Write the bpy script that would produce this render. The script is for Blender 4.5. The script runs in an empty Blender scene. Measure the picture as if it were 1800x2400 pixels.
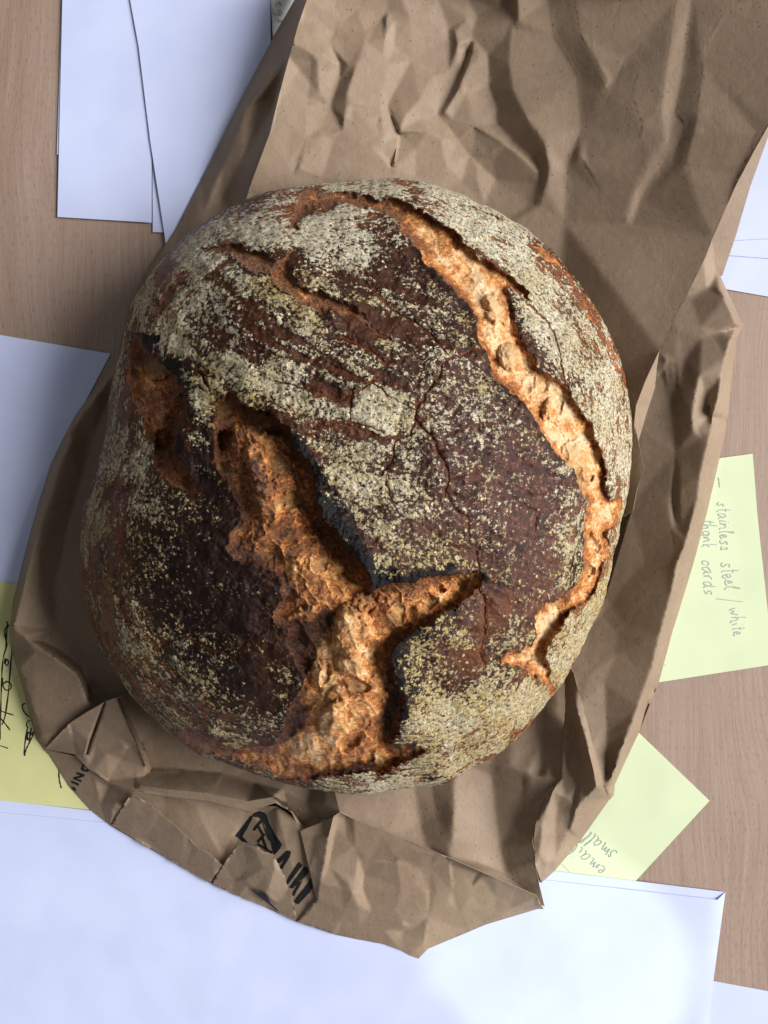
import bpy, bmesh, math, random
import numpy as np
from mathutils import Vector, Matrix
from mathutils.geometry import delaunay_2d_cdt
from mathutils.bvhtree import BVHTree

scene = bpy.context.scene
COL = scene.collection
random.seed(7)
RNG = np.random.default_rng(11)

# ------------------------------------------------------------------ camera
H = 0.36                    # lens height above the table, metres
FW, FH = 0.258, 0.344       # patch of table in the frame
S = FW / 1800.0             # metres of table per photo pixel
cam_d = bpy.data.cameras.new('camera')
cam = bpy.data.objects.new('camera', cam_d)
COL.objects.link(cam)
cam.location = (0, 0, H)
cam_d.sensor_fit = 'VERTICAL'
cam_d.sensor_width = cam_d.sensor_height = 36.0
cam_d.lens = 36.0 * H / FH
cam_d.clip_start, cam_d.clip_end = 0.01, 20
scene.camera = cam

# ------------------------------------------------------------------ world and lamps
world = bpy.data.worlds.new('World')
scene.world = world
world.use_nodes = True
bg = world.node_tree.nodes['Background']
bg.inputs[0].default_value = (0.90, 0.94, 1.0, 1)
bg.inputs[1].default_value = 0.19

def area_lamp(name, loc, target, sx, sy, power, color):
    d = bpy.data.lights.new(name, 'AREA')
    d.shape = 'RECTANGLE'; d.size, d.size_y = sx, sy
    d.energy = power; d.color = color
    o = bpy.data.objects.new(name, d)
    COL.objects.link(o)
    o.location = loc
    o.rotation_euler = (Vector(target) - Vector(loc)).to_track_quat('-Z', 'Y').to_euler()
    return o
area_lamp('window_light', (1.98, 0.12, 1.40), (0, 0, 0.02), 1.75, 1.50, 130.0, (0.97, 0.98, 1.0))
# a round glint on the bottom right paper, thrown by an added spot lamp
sp = bpy.data.lights.new('glint_light', 'SPOT')
sp.energy = 2.6; sp.color = (0.86, 1.0, 0.98); sp.spot_size = math.radians(10.8); sp.spot_blend = 0.14
sp.shadow_soft_size = 0.004
spo = bpy.data.objects.new('glint_light', sp); COL.objects.link(spo)
spo.location = (0.30, -0.28, 0.30)
spo.rotation_euler = (Vector((0.0575, -0.146, 0)) - spo.location).to_track_quat('-Z', 'Y').to_euler()

scene.view_settings.view_transform = 'Standard'
scene.view_settings.look = 'None'
scene.view_settings.exposure = 0.0
scene.view_settings.gamma = 1.0
scene.cycles.max_bounces = 6
scene.cycles.diffuse_bounces = 4

# ------------------------------------------------------------------ helpers
def W(px, py, z):
    k = S * (H - z) / H
    return ((px - 900.0) * k, -(py - 1200.0) * k, z)

CROPS = {  # origin x, origin y, photo pixels per traced pixel
    'F': (0, 0, 1.085), 'P': (0, 0, 1.0),
    '1': (0, 0, .5425), '2': (900, 0, .5425), '3': (150, 400, .4521), '4': (800, 400, .4521),
    '5': (150, 1100, .4521), '6': (800, 1100, .4521), '7': (0, 1600, .5425), '8': (900, 1600, .5425),
    'A': (1500, 1000, .3165), 'B': (0, 1300, .2938), 'E': (0, 750, .2939), 'G': (1200, 1550, .2411),
    'I': (600, 0, .3617), 'J': (1100, 0, .4219), 'K': (100, 1600, .2411), 'L': (500, 1850, .2411),
    'M': (1350, 600, .2712), 'C': (800, 1850, .3315), 'N': (1250, 1700, .2712), 'Q': (650, 1400, .2411),
    'R': (600, 900, .2411), 'Z': (422, 937, .424)}
def cv(tag, *pts):
    ox, oy, k = CROPS[tag]
    return [(ox + p[0] * k, oy + p[1] * k) + tuple(p[2:]) for p in pts]

def link(name, me, mat=None, parent=None, smooth=True):
    o = bpy.data.objects.new(name, me)
    COL.objects.link(o)
    if mat: me.materials.append(mat)
    if parent: o.parent = parent
    if smooth and len(me.polygons):
        me.polygons.foreach_set('use_smooth', np.ones(len(me.polygons), dtype=bool))
    return o

def tag(o, label=None, cat=None, group=None, kind=None):
    if label: o['label'] = label
    if cat: o['category'] = cat
    if group: o['group'] = group
    if kind: o['kind'] = kind
    return o

def empty(name, loc, label, cat, group=None):
    o = bpy.data.objects.new(name, None)
    o.empty_display_size = 0.01
    COL.objects.link(o)
    o.location = loc
    return tag(o, label, cat, group)

def child_link(name, me, mat, parent):
    """mesh coordinates are world coordinates; keep them under a placed parent"""
    o = link(name, me, mat, parent)
    o.matrix_parent_inverse = Matrix.Translation(-parent.location)
    return o

# ---- noise on numpy arrays
def _h(ix, iy, seed):
    n = (ix.astype(np.int64) * 374761393 + iy.astype(np.int64) * 668265263 + seed * 1442695041) & 0xffffffff
    n = ((n ^ (n >> 13)) * 1274126177) & 0xffffffff
    n = ((n ^ (n >> 16)) * 2246822519) & 0xffffffff
    n = n ^ (n >> 15)
    return (n & 0xffffff).astype(np.float32) / 16777215.0
def vnoise(x, y, seed=0):
    ix, iy = np.floor(x), np.floor(y)
    fx, fy = (x - ix).astype(np.float32), (y - iy).astype(np.float32)
    fx = fx * fx * fx * (fx * (fx * 6 - 15) + 10); fy = fy * fy * fy * (fy * (fy * 6 - 15) + 10)
    a, b = _h(ix, iy, seed), _h(ix + 1, iy, seed)
    c, d = _h(ix, iy + 1, seed), _h(ix + 1, iy + 1, seed)
    return (a + (b - a) * fx) * (1 - fy) + (c + (d - c) * fx) * fy - 0.5     # -.5 .. .5
def fbm(x, y, octv=4, seed=0, gain=0.5):
    r, a = 0, 1.0
    for k in range(octv):
        r = r + a * vnoise(x + 17.3 * k, y - 9.1 * k, seed + k * 7)
        x, y, a = x * 2.03, y * 2.03, a * gain
    return r
def worley(x, y, seed=0):
    ix, iy = np.floor(x), np.floor(y)
    f1 = np.full(x.shape, 9.0, np.float32); f2 = f1.copy(); idv = np.zeros(x.shape, np.float32)
    for dx in (-1, 0, 1):
        for dy in (-1, 0, 1):
            cx, cy = ix + dx, iy + dy
            d = np.hypot(cx + _h(cx, cy, seed) - x, cy + _h(cx, cy, seed + 5) - y).astype(np.float32)
            closer = d < f1
            f2 = np.where(closer, f1, np.minimum(f2, d))
            idv = np.where(closer, _h(cx, cy, seed + 9), idv)
            f1 = np.where(closer, d, f1)
    return f1, f2, idv
def sstep(a, b, x):
    t = np.clip((x - a) / (b - a), 0, 1)
    return t * t * (3 - 2 * t)

# ---- shader helpers
class NT:
    def __init__(self, name):
        self.m = bpy.data.materials.new(name); self.m.use_nodes = True
        self.t = self.m.node_tree
        self.b = self.t.nodes['Principled BSDF']
        self.out = self.t.nodes['Material Output']
    def n(self, typ, **kw):
        nd = self.t.nodes.new(typ)
        for k, v in kw.items():
            if k.startswith('i_'):
                key = k[2:]
                key = int(key) if key.isdigit() else key.replace('_', ' ')
                self.put(nd.inputs[key], v)
            else: setattr(nd, k, v)
        return nd
    def put(self, sock, v):
        if isinstance(v, bpy.types.NodeSocket): self.t.links.new(v, sock)
        elif isinstance(v, (int, float)):
            try: sock.default_value = v
            except TypeError: sock.default_value = (v, v, v)
        else:
            sock.default_value = tuple(v) if len(v) == len(sock.default_value) else tuple(v) + (1,)
    def math(self, op, a, b=0.0, c=0.0, clamp=False):
        nd = self.n('ShaderNodeMath', operation=op, use_clamp=clamp)
        for i, v in enumerate((a, b, c)): self.put(nd.inputs[i], v)
        return nd.outputs[0]
    def mix(self, f, a, b, blend='MIX'):
        nd = self.n('ShaderNodeMix', data_type='RGBA', blend_type=blend)
        self.put(nd.inputs[0], f); self.put(nd.inputs[6], a); self.put(nd.inputs[7], b)
        return nd.outputs[2]
    def mixf(self, f, a, b):
        nd = self.n('ShaderNodeMix', data_type='FLOAT')
        self.put(nd.inputs[0], f); self.put(nd.inputs[2], a); self.put(nd.inputs[3], b)
        return nd.outputs[0]
    def rng(self, v, a, b, c=0.0, d=1.0, smooth=True):
        nd = self.n('ShaderNodeMapRange', interpolation_type='SMOOTHSTEP' if smooth else 'LINEAR')
        for i, x in enumerate((v, a, b, c, d)): self.put(nd.inputs[i], x)
        return nd.outputs[0]
    def noise(self, vec, scale, detail=3.0, rough=0.5, dist=0.0, col=False):
        nd = self.n('ShaderNodeTexNoise')
        self.put(nd.inputs['Vector'], vec); nd.inputs['Scale'].default_value = scale
        nd.inputs['Detail'].default_value = detail; nd.inputs['Roughness'].default_value = rough
        nd.inputs['Distortion'].default_value = dist
        return nd.outputs[1 if col else 0]
    def vor(self, vec, scale, feature='F1', rand=1.0):
        nd = self.n('ShaderNodeTexVoronoi', feature=feature)
        self.put(nd.inputs['Vector'], vec); nd.inputs['Scale'].default_value = scale
        nd.inputs['Randomness'].default_value = rand
        return nd
    def mapping(self, vec, scale=(1, 1, 1), rot=(0, 0, 0), loc=(0, 0, 0)):
        nd = self.n('ShaderNodeMapping')
        self.put(nd.inputs[0], vec); nd.inputs[1].default_value = loc
        nd.inputs[2].default_value = rot; nd.inputs[3].default_value = scale
        return nd.outputs[0]
    def attr(self, name):
        return self.n('ShaderNodeAttribute', attribute_name=name)
    def mm(self):     # object-space position in millimetres
        tc = self.n('ShaderNodeTexCoord')
        return self.mapping(tc.outputs['Object'], (1000, 1000, 1000))
    def bump(self, h, strength=1.0, dist=0.001, normal=None):
        nd = self.n('ShaderNodeBump')
        nd.inputs['Strength'].default_value = strength; nd.inputs['Distance'].default_value = dist
        self.put(nd.inputs['Height'], h)
        if normal is not None: self.put(nd.inputs['Normal'], normal)
        return nd.outputs[0]
    def set(self, **kw):
        for k, v in kw.items(): self.put(self.b.inputs[k.replace('_', ' ')], v)
        return self.m

# ------------------------------------------------------------------ materials of the setting
def mat_wood():
    t = NT('wood_veneer'); p = t.mm()
    warp = t.noise(t.mapping(p, (.012, .006, 1)), 1.0, 2)
    pw = t.n('ShaderNodeVectorMath', operation='ADD')
    off = t.n('ShaderNodeCombineXYZ'); t.put(off.inputs[0], t.math('MULTIPLY', t.math('SUBTRACT', warp, .5), 34))
    t.put(pw.inputs[0], p); t.put(pw.inputs[1], off.outputs[0])
    q = pw.outputs[0]
    broad = t.noise(t.mapping(q, (.055, .004, 1)), 1.0, 4, .6)
    fine = t.noise(t.mapping(q, (1.3, .03, 1)), 1.0, 4, .6)
    figure = t.noise(t.mapping(q, (.25, .012, 1)), 1.0, 3, .55, 1.0)
    pores = t.noise(t.mapping(q, (4.6, .36, 1)), 1.0, 2, .5)
    pore = t.rng(pores, .56, .66)
    col = t.mix(t.rng(broad, .3, .7), (.262, .174, .124), (.325, .230, .178))
    col = t.mix(t.math('MULTIPLY', t.rng(figure, .35, .65), .45), col, (.27, .170, .118))
    col = t.mix(t.math('MULTIPLY', t.rng(fine, .3, .7), .40), col, (.45, .325, .250))
    col = t.mix(t.math('MULTIPLY', pore, .42), col, (.13, .075, .055))
    h = t.math('SUBTRACT', t.math('MULTIPLY', fine, .4), pore)
    return t.set(Base_Color=col, Roughness=t.mixf(fine, .42, .58), Normal=t.bump(h, .25, .00010), Specular_IOR_Level=.4)

def mat_paper(name, col, col2, fib=.35):
    t = NT(name); p = t.mm()
    n1 = t.noise(p, .05, 2); n2 = t.noise(p, 4.0, 3)
    c = t.mix(t.rng(n1, .3, .7), col, col2)
    c = t.mix(t.math('MULTIPLY', t.rng(n2, .55, .75), .08), c, (.45, .45, .5))
    speck = t.rng(t.vor(p, .16).outputs['Distance'], .0, .035, 1, 0)
    c = t.mix(t.math('MULTIPLY', speck, .22), c, (.30, .28, .30))
    wav = t.noise(t.mapping(p, (.02, .02, .02)), 1.0, 2)
    nb = t.bump(wav, .25, .006)
    return t.set(Base_Color=c, Roughness=.75, Specular_IOR_Level=.25, Normal=t.bump(n2, fib, .00012, nb))

def mat_kraft(name='kraft_paper', col=(.288, .200, .130), col2=(.240, .162, .102)):
    t = NT(name); p = t.mm()
    big = t.noise(p, .035, 3); mid = t.noise(p, .45, 4, .6); fibre = t.noise(t.mapping(p, (2.2, .5, 1.5), (0, 0, .5)), 1.0, 4, .65)
    fine = t.noise(p, 5.0, 3, .6)
    c = t.mix(t.rng(big, .3, .7), col, col2)
    c = t.mix(t.math('MULTIPLY', t.rng(mid, .35, .75), .30), c, (.32, .245, .175))
    c = t.mix(t.math('MULTIPLY', t.rng(fibre, .4, .7), .28), c, (.160, .108, .068))
    c = t.mix(t.math('MULTIPLY', t.rng(fine, .5, .7), .25), c, (.36, .28, .205))
    sv = t.vor(p, .42)
    speck = t.math('MULTIPLY', t.rng(sv.outputs['Distance'], .05, .16, 1, 0), t.rng(t.n('ShaderNodeSeparateColor', i_0=sv.outputs['Color']).outputs[0], .55, .6))
    c = t.mix(t.math('MULTIPLY', speck, .75), c, (.07, .042, .028))
    wr = t.noise(t.mapping(p, (.11, .11, .11)), 1.0, 3, .55, .5)
    ridged = t.math('ABSOLUTE', t.math('SUBTRACT', wr, .5))
    nb = t.bump(ridged, .22, .0014)
    h = t.math('ADD', t.math('MULTIPLY', fine, .5), t.math('ADD', mid, t.math('MULTIPLY', fibre, .7)))
    return t.set(Base_Color=c, Roughness=.62, Specular_IOR_Level=.32, Normal=t.bump(h, .34, .00018, nb))

def mat_flat(name, col, rough=.6):
    t = NT(name); p = t.mm()
    n = t.noise(p, 3.0, 3)
    return t.set(Base_Color=t.mix(n, tuple(c * .75 for c in col), tuple(min(1, c * 1.3) for c in col)), Roughness=rough, Specular_IOR_Level=.2)

M_WOOD = mat_wood()
M_WHITE = mat_paper('white_paper', (.545, .585, .80), (.575, .615, .82))
M_CREAM = mat_paper('cream_paper', (.72, .70, .66), (.75, .73, .68))
M_STICKY = mat_paper('pale_green_note', (.60, .66, .42), (.625, .685, .445))
M_YELLOW = mat_paper('yellow_note', (.58, .56, .25), (.62, .59, .28))
M_KRAFT = mat_kraft()
M_KRAFT_IN = mat_kraft('kraft_paper_inner', (.27, .19, .128), (.225, .155, .102))
M_PENCIL = mat_flat('pencil_lead', (.34, .37, .34))
M_INK_SHADE = mat_flat('black_ink_and_shade', (.014, .013, .013), .6)  # pen and print; also the painted shade in the bag's tear

# ------------------------------------------------------------------ table
def table():
    bm = bmesh.new()
    bmesh.ops.create_cube(bm, size=1)
    for v in bm.verts:
        v.co.x *= 1.3; v.co.y *= 1.1; v.co.z = v.co.z * .03 - .015
    bmesh.ops.bevel(bm, geom=bm.edges[:], offset=.002, segments=2, affect='EDGES')
    me = bpy.data.meshes.new('table'); bm.to_mesh(me); bm.free()
    o = link('table', me, M_WOOD, smooth=False)
    tag(o, kind='structure')
table()

# ------------------------------------------------------------------ sheets of paper
def cdt(pts2, edges, loops, kind=0):
    v, e, f, *_ = delaunay_2d_cdt([Vector(p) for p in pts2], edges, loops, kind, 1e-5)
    return v, f

def dense(line, step, closed=False, jit=0.0, seed=1):
    out = []
    L = list(line) + ([line[0]] if closed else [])
    for a, b in zip(L[:-1], L[1:]):
        d = math.hypot(b[0] - a[0], b[1] - a[1]); n = max(1, int(d / step))
        for k in range(n):
            t = k / n
            out.append(tuple(a[i] + (b[i] - a[i]) * t for i in range(len(a))))
    if not closed: out.append(tuple(L[-1]))
    if jit:
        r = random.Random(seed)
        out = [(p[0] + r.uniform(-jit, jit), p[1] + r.uniform(-jit, jit)) + tuple(p[2:]) for p in out]
    return out

def poly_in(poly, x, y):
    inside = np.zeros(x.shape, bool)
    n = len(poly)
    for i in range(n):
        (x0, y0), (x1, y1) = poly[i][:2], poly[(i + 1) % n][:2]
        if y0 == y1: continue
        c = ((y0 > y) != (y1 > y)) & (x < (x1 - x0) * (y - y0) / (y1 - y0) + x0)
        inside ^= c
    return inside

def bary_height(pts3, tris, x, y, fill):
    z = np.full(x.shape, np.nan)
    for t in tris:
        (ax, ay, az), (bx, by, bz), (cx, cy, cz) = (pts3[i] for i in t)
        den = (by - cy) * (ax - cx) + (cx - bx) * (ay - cy)
        if abs(den) < 1e-9: continue
        lo_x, hi_x = min(ax, bx, cx) - .01, max(ax, bx, cx) + .01
        lo_y, hi_y = min(ay, by, cy) - .01, max(ay, by, cy) + .01
        sel = np.nonzero((x >= lo_x) & (x <= hi_x) & (y >= lo_y) & (y <= hi_y))[0]
        if not len(sel): continue
        u = ((by - cy) * (x[sel] - cx) + (cx - bx) * (y[sel] - cy)) / den
        v = ((cy - ay) * (x[sel] - cx) + (ax - cx) * (y[sel] - cy)) / den
        w = 1 - u - v
        ok = (u > -1e-4) & (v > -1e-4) & (w > -1e-4)
        z[sel[ok]] = u[ok] * az + v[ok] * bz + w[ok] * cz
    bad = np.isnan(z)
    if bad.any():
        P = np.array(pts3)
        for i in np.nonzero(bad)[0]:
            z[i] = P[np.argmin((P[:, 0] - x[i]) ** 2 + (P[:, 1] - y[i]) ** 2), 2]
    return z

def coarse(ctrl, edges):
    v, f = cdt([c[:2] for c in ctrl], edges, [], 0)
    P = []
    C = np.array(ctrl, float)
    for q in v:
        k = np.argmin((C[:, 0] - q.x) ** 2 + (C[:, 1] - q.y) ** 2)
        d = math.hypot(C[k, 0] - q.x, C[k, 1] - q.y)
        if d < .5: P.append((q.x, q.y, C[k, 2]))
        else:       # crossing of two crease lines: weigh by distance
            w = 1 / ((C[:, 0] - q.x) ** 2 + (C[:, 1] - q.y) ** 2)
            w[np.argsort(w)[:-3]] = 0
            P.append((q.x, q.y, float((w * C[:, 2]).sum() / w.sum())))
    return P, f

def sheet(name, outline, creases=(), pts=(), step=7, smooth=2, crumple=(0, 0), soft=0.0, jit=0.0,
          mat=None, parent=None, thick=.00016, seed=1, cmask=None, smask=None, sit=0):
    """one piece of paper seen from above: outline, crease lines and points are (photo x, photo y, height mm)"""
    ctrl, edges = [], []
    def add(line, closed):
        i0 = len(ctrl); ctrl.extend(line)
        n = len(line)
        edges.extend((i0 + k, i0 + k + 1) for k in range(n - 1))
        if closed: edges.append((i0 + n - 1, i0))
    add(list(outline), True)
    for c in creases: add(list(c), False)
    ctrl.extend(pts)
    P, F = coarse(ctrl, edges)
    xs = [p[0] for p in outline]; ys = [p[1] for p in outline]
    if crumple[0]:
        r = np.random.default_rng(seed)
        cx = r.uniform(min(xs), max(xs), crumple[0]); cy = r.uniform(min(ys), max(ys), crumple[0])
        ins = poly_in(outline, cx, cy)
        if cmask: ins &= cmask(cx, cy)
        cx, cy = cx[ins], cy[ins]
        cz = bary_height(P, F, cx, cy, 0) + r.normal(0, crumple[1], len(cx))
        ctrl.extend(zip(cx, cy, cz))
        P, F = coarse(ctrl, edges)
    out = dense(outline, step, True, jit, seed)
    gx, gy = np.meshgrid(np.arange(min(xs), max(xs), step), np.arange(min(ys), max(ys), step * .866))
    gx = gx + (np.arange(gx.shape[0]) % 2)[:, None] * step * .5
    gx, gy = gx.ravel(), gy.ravel()
    keep = poly_in(out, gx, gy)
    cl, cedges = [], []
    for c in creases:
        dl = dense(c, step)
        i0 = len(out) + len(cl); run = []
        okc = poly_in(out, np.array([q[0] for q in dl]), np.array([q[1] for q in dl]))
        for q, good in zip(dl, okc):
            near = min((q[0] - o[0]) ** 2 + (q[1] - o[1]) ** 2 for o in out) < (step * .5) ** 2
            if good and not near:
                cl.append(q[:2])
                if run: cedges.append((len(out) + len(cl) - 2, len(out) + len(cl) - 1))
                run = [1]
            else: run = []
    O = np.array([o[:2] for o in out] + [c[:2] for c in cl])
    gx, gy = gx[keep], gy[keep]
    if len(gx):
        dmin = np.full(gx.shape, 1e9)
        for q in O: dmin = np.minimum(dmin, (gx - q[0]) ** 2 + (gy - q[1]) ** 2)
        k2 = dmin > (step * .45) ** 2
        gx, gy = gx[k2], gy[k2]
    n0 = len(out)
    all2 = [o[:2] for o in out] + cl + list(zip(gx, gy))
    loops = [list(range(n0))]
    v, f = cdt(all2, cedges, loops, 1)
    x = np.array([q.x for q in v]); y = np.array([q.y for q in v])
    z = bary_height(P, F, x, y, 0)
    ed = np.array(sorted({tuple(sorted((t[i], t[(i + 1) % len(t)]))) for t in f for i in range(len(t))}))
    cnt = np.bincount(ed.ravel(), minlength=len(x)).astype(float)
    inner = np.ones(len(x), bool)
    half = {}
    for t in f:
        for i in range(len(t)):
            half[tuple(sorted((t[i], t[(i + 1) % len(t)])))] = half.get(tuple(sorted((t[i], t[(i + 1) % len(t)]))), 0) + 1
    for e_, c_ in half.items():
        if c_ == 1: inner[list(e_)] = False
    for _ in range(smooth):
        acc = np.bincount(ed[:, 0], z[ed[:, 1]], len(x)) + np.bincount(ed[:, 1], z[ed[:, 0]], len(x))
        z = np.where(inner, .4 * z + .6 * acc / np.maximum(cnt, 1), z)
    if smask:
        wgt = smask(x, y)
        for _ in range(sit):
            acc = np.bincount(ed[:, 0], z[ed[:, 1]], len(x)) + np.bincount(ed[:, 1], z[ed[:, 0]], len(x))
            z = np.where(inner, z + wgt * .6 * (acc / np.maximum(cnt, 1) - z), z)
    if soft:
        z = z + soft * fbm(x / 130.0, y / 130.0, 3, seed) + soft * .35 * fbm(x / 34.0, y / 34.0, 2, seed + 3)
    z = np.maximum(z, .25) / 1000.0
    k = S * (H - z) / H
    co = np.stack([(x - 900) * k, -(y - 1200) * k, z], 1)
    me = bpy.data.meshes.new(name)
    faces = [tuple(reversed(t)) for t in f]
    me.from_pydata(co.tolist(), [], faces)
    # all faces up
    bm = bmesh.new(); bm.from_mesh(me)
    for fc in bm.faces:
        fc.normal_update()
        if fc.normal.z < 0: fc.normal_flip()
    bm.to_mesh(me); bm.free()
    o = child_link(name, me, mat or M_KRAFT, parent) if parent else link(name, me, mat or M_KRAFT)
    if thick:
        md = o.modifiers.new('thickness', 'SOLIDIFY'); md.thickness = thick; md.offset = -1
        es = o.modifiers.new('crisp_edges', 'EDGE_SPLIT'); es.split_angle = math.radians(82)
    return o

def bvh(o):
    me = o.data
    off = o.parent.location if o.parent else Vector()
    return BVHTree.FromPolygons([v.co for v in me.vertices], [p.vertices[:] for p in me.polygons])
CAMP = Vector((0, 0, H))
def on(tree, px, py, lift=.00012):
    d = (Vector(W(px, py, 0)) - CAMP).normalized()
    hit, *_ = tree.ray_cast(CAMP, d)
    if hit is None: return None
    return hit - d * lift

def ink_lines(name, tree, lines, width, mat, parent, lift=.00010):
    """pen or pencil strokes lying on a sheet; lines are photo-pixel polylines"""
    bm = bmesh.new()
    for L in lines:
        # smooth the stroke
        L = [Vector(p[:2]) for p in L]
        for _ in range(2):
            if len(L) > 2:
                N = [L[0]]
                for a, b in zip(L[:-1], L[1:]): N += [a * .75 + b * .25, a * .25 + b * .75]
                L = N + [L[-1]]
        prev = None
        for i, p in enumerate(L):
            a, b = L[max(0, i - 1)], L[min(len(L) - 1, i + 1)]
            d = (b - a)
            if d.length < 1e-6: continue
            n = Vector((-d.y, d.x)).normalized()
            w = width * (.5 + .14 * math.sin(i * 1.7 + p.x) - .18 * (i == 0 or i == len(L) - 1))
            q = [on(tree, *(p + n * w), lift), on(tree, *(p - n * w), lift)]
            if None in q: prev = None; continue
            vs = [bm.verts.new(c) for c in q]
            if prev: bm.faces.new((prev[0], vs[0], vs[1], prev[1]))
            prev = vs
    bmesh.ops.recalc_face_normals(bm, faces=bm.faces[:])
    me = bpy.data.meshes.new(name); bm.to_mesh(me); bm.free()
    return child_link(name, me, mat, parent)

def ink_shapes(name, tree, polys, mat, parent, step=4, lift=.00012):
    verts, faces = [], []
    for poly in polys:
        out = dense(poly, step, True, .5, len(verts) + 3)
        xs = [p[0] for p in out]; ys = [p[1] for p in out]
        gx, gy = np.meshgrid(np.arange(min(xs), max(xs), step), np.arange(min(ys), max(ys), step))
        gx, gy = gx.ravel(), gy.ravel(); k = poly_in(out, gx, gy); gx, gy = gx[k], gy[k]
        k = np.array([min((a - p[0]) ** 2 + (b - p[1]) ** 2 for p in out) > 3 for a, b in zip(gx, gy)], bool) if len(gx) else np.zeros(0, bool)
        v, f = cdt([p[:2] for p in out] + list(zip(gx[k], gy[k])), [], [list(range(len(out)))], 1)
        hits = [on(tree, q.x, q.y, lift) for q in v]
        i0 = len(verts); idx = {}
        for i, h in enumerate(hits):
            if h is not None: idx[i] = len(verts); verts.append(h[:])
        for t in f:
            if all(i in idx for i in t): faces.append([idx[i] for i in t])
    me = bpy.data.meshes.new(name); me.from_pydata(verts, [], faces)
    bm = bmesh.new(); bm.from_mesh(me)
    for fc in bm.faces:
        fc.normal_update()
        if fc.normal.z < 0: fc.normal_flip()
    bm.to_mesh(me); bm.free()
    return child_link(name, me, mat, parent)

# simple hand lettering: strokes in (along, up) with x-height 1
FONT = {
 's': (.75, [[(.65, .85), (.35, 1.0), (.15, .75), (.45, .5), (.6, .2), (.3, 0), (.0, .15)]]),
 't': (.6, [[(.3, 1.9), (.22, .9), (.25, .1), (.5, .0)], [(.0, 1.15), (.6, 1.2)]]),
 'a': (.95, [[(.7, .9), (.3, 1.0), (.05, .5), (.2, .02), (.55, .3), (.72, .95), (.68, .2), (.95, .05)]]),
 'i': (.45, [[(.15, .95), (.15, .15), (.4, .05)], [(.2, 1.45), (.24, 1.52)]]),
 'n': (.9, [[(.05, 1), (.1, 0), (.15, .6), (.45, 1.0), (.6, .7), (.62, .1), (.9, .05)]]),
 'l': (.5, [[(.1, 1.0), (.4, 1.9), (.25, 2.0), (.12, 1.2), (.15, .1), (.45, .05)]]),
 'e': (.75, [[(.05, .5), (.5, .62), (.4, 1.0), (.1, .8), (.08, .25), (.35, 0), (.72, .2)]]),
 'w': (1.1, [[(.0, 1), (.15, .05), (.45, .8), (.6, .05), (.95, 1.0), (1.1, .9)]]),
 'h': (.9, [[(.15, 2.0), (.08, 0), (.2, .7), (.45, 1.0), (.6, .6), (.62, .05), (.9, .1)]]),
 'k': (.8, [[(.12, 1.9), (.1, 0)], [(.6, 1.0), (.15, .5), (.65, 0)]]),
 'c': (.75, [[(.65, .85), (.35, 1.05), (.05, .5), (.3, .0), (.7, .2)]]),
 'r': (.65, [[(.05, 1), (.12, 0), (.18, .6), (.4, 1.0), (.6, .9)]]),
 'd': (.95, [[(.65, .8), (.3, .95), (.05, .45), (.25, .0), (.6, .4), (.8, 1.9), (.68, .2), (.95, .05)]]),
 'm': (1.3, [[(.05, 1), (.1, 0), (.2, .8), (.42, 1.0), (.5, .1), (.6, .8), (.85, 1.0), (.95, .1), (1.25, .05)]]),
 'g': (.9, [[(.7, .85), (.35, 1.0), (.08, .55), (.3, .1), (.65, .4), (.72, .95), (.68, -.5), (.3, -.75), (.08, -.5)]]),
 '/': (.6, [[(.0, -.4), (.55, 2.1)]]),
 '-': (1.1, [[(.0, .45), (.9, .5)]]), ' ': (.7, []), '.': (.4, [[(.1, .0), (.16, .06)]]),
}
def lettering(text, p0, p1, size, fit=True, spacing=.12):
    """strokes of a word along the line p0-p1 (photo pixels); letters point to the left of travel on the page"""
    tot = sum(FONT[c][0] + spacing for c in text)
    d = Vector((p1[0] - p0[0], p1[1] - p0[1])); k = d.length / (tot * size) if fit else 1
    d.normalize(); up = Vector((d.y, -d.x))
    out, u = [], 0
    for ch in text:
        w, st = FONT[ch]
        for s in st:
            out.append([Vector(p0) + d * ((u + a + random.uniform(-.10, .10) + .12 * b) * size * k) + up * ((b * 1.12 + random.uniform(-.20, .20)) * size) for a, b in s])
        u += w + spacing
    return out

# ---- loose papers, lowest first
def paper(name, quad, z, mat, label, cat='paper', lift=()):
    out = [(p[0], p[1], z + (lift[i] if i < len(lift) else 0)) for i, p in enumerate(quad)]
    c = W(sum(p[0] for p in quad) / len(quad), sum(p[1] for p in quad) / len(quad), 0)
    root = empty(name, (c[0], c[1], 0), label, cat)
    o = sheet('sheet', out, step=24, smooth=0, soft=.12, mat=mat, parent=root, thick=.00012, seed=int(abs(quad[0][0])) + 3)
    return root, o

# top left
paper('paper_sheet', [(133, 362), (520, 380), (560, -160), (150, -160)], .4, M_WHITE, 'white sheet lowest in the top left pile, only a sliver showing')
paper('paper_sheet', cv('1', (658, 640), (660, 1003), (780, 1005), (800, 640)), .6, M_WHITE, 'narrow white corner of paper poking out below the upper left envelope')
paper('envelope', cv('1', (275, -240), (248, 937), (655, 962), (655, 560), (620, -240)), .9, M_WHITE, 'upright white envelope leftmost in the pile of papers at the top left', 'envelope')
_, o_cream = paper('paper_sheet', [(625, -150), (640, 90), (640, 200), (900, 260), (900, -150)], 1.0, M_CREAM, 'cream printed page half hidden beside the brown bag at the top left')
top_sheet = paper('paper_sheet', [(295, -150), (305, 0), (325, 110), (352, 330), (385, 545), (392, 600), (560, 600), (634, 400), (634, 60), (632, -150)], 1.5, M_WHITE, 'large white sheet with a slanting edge lying on top of the envelope')
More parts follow.
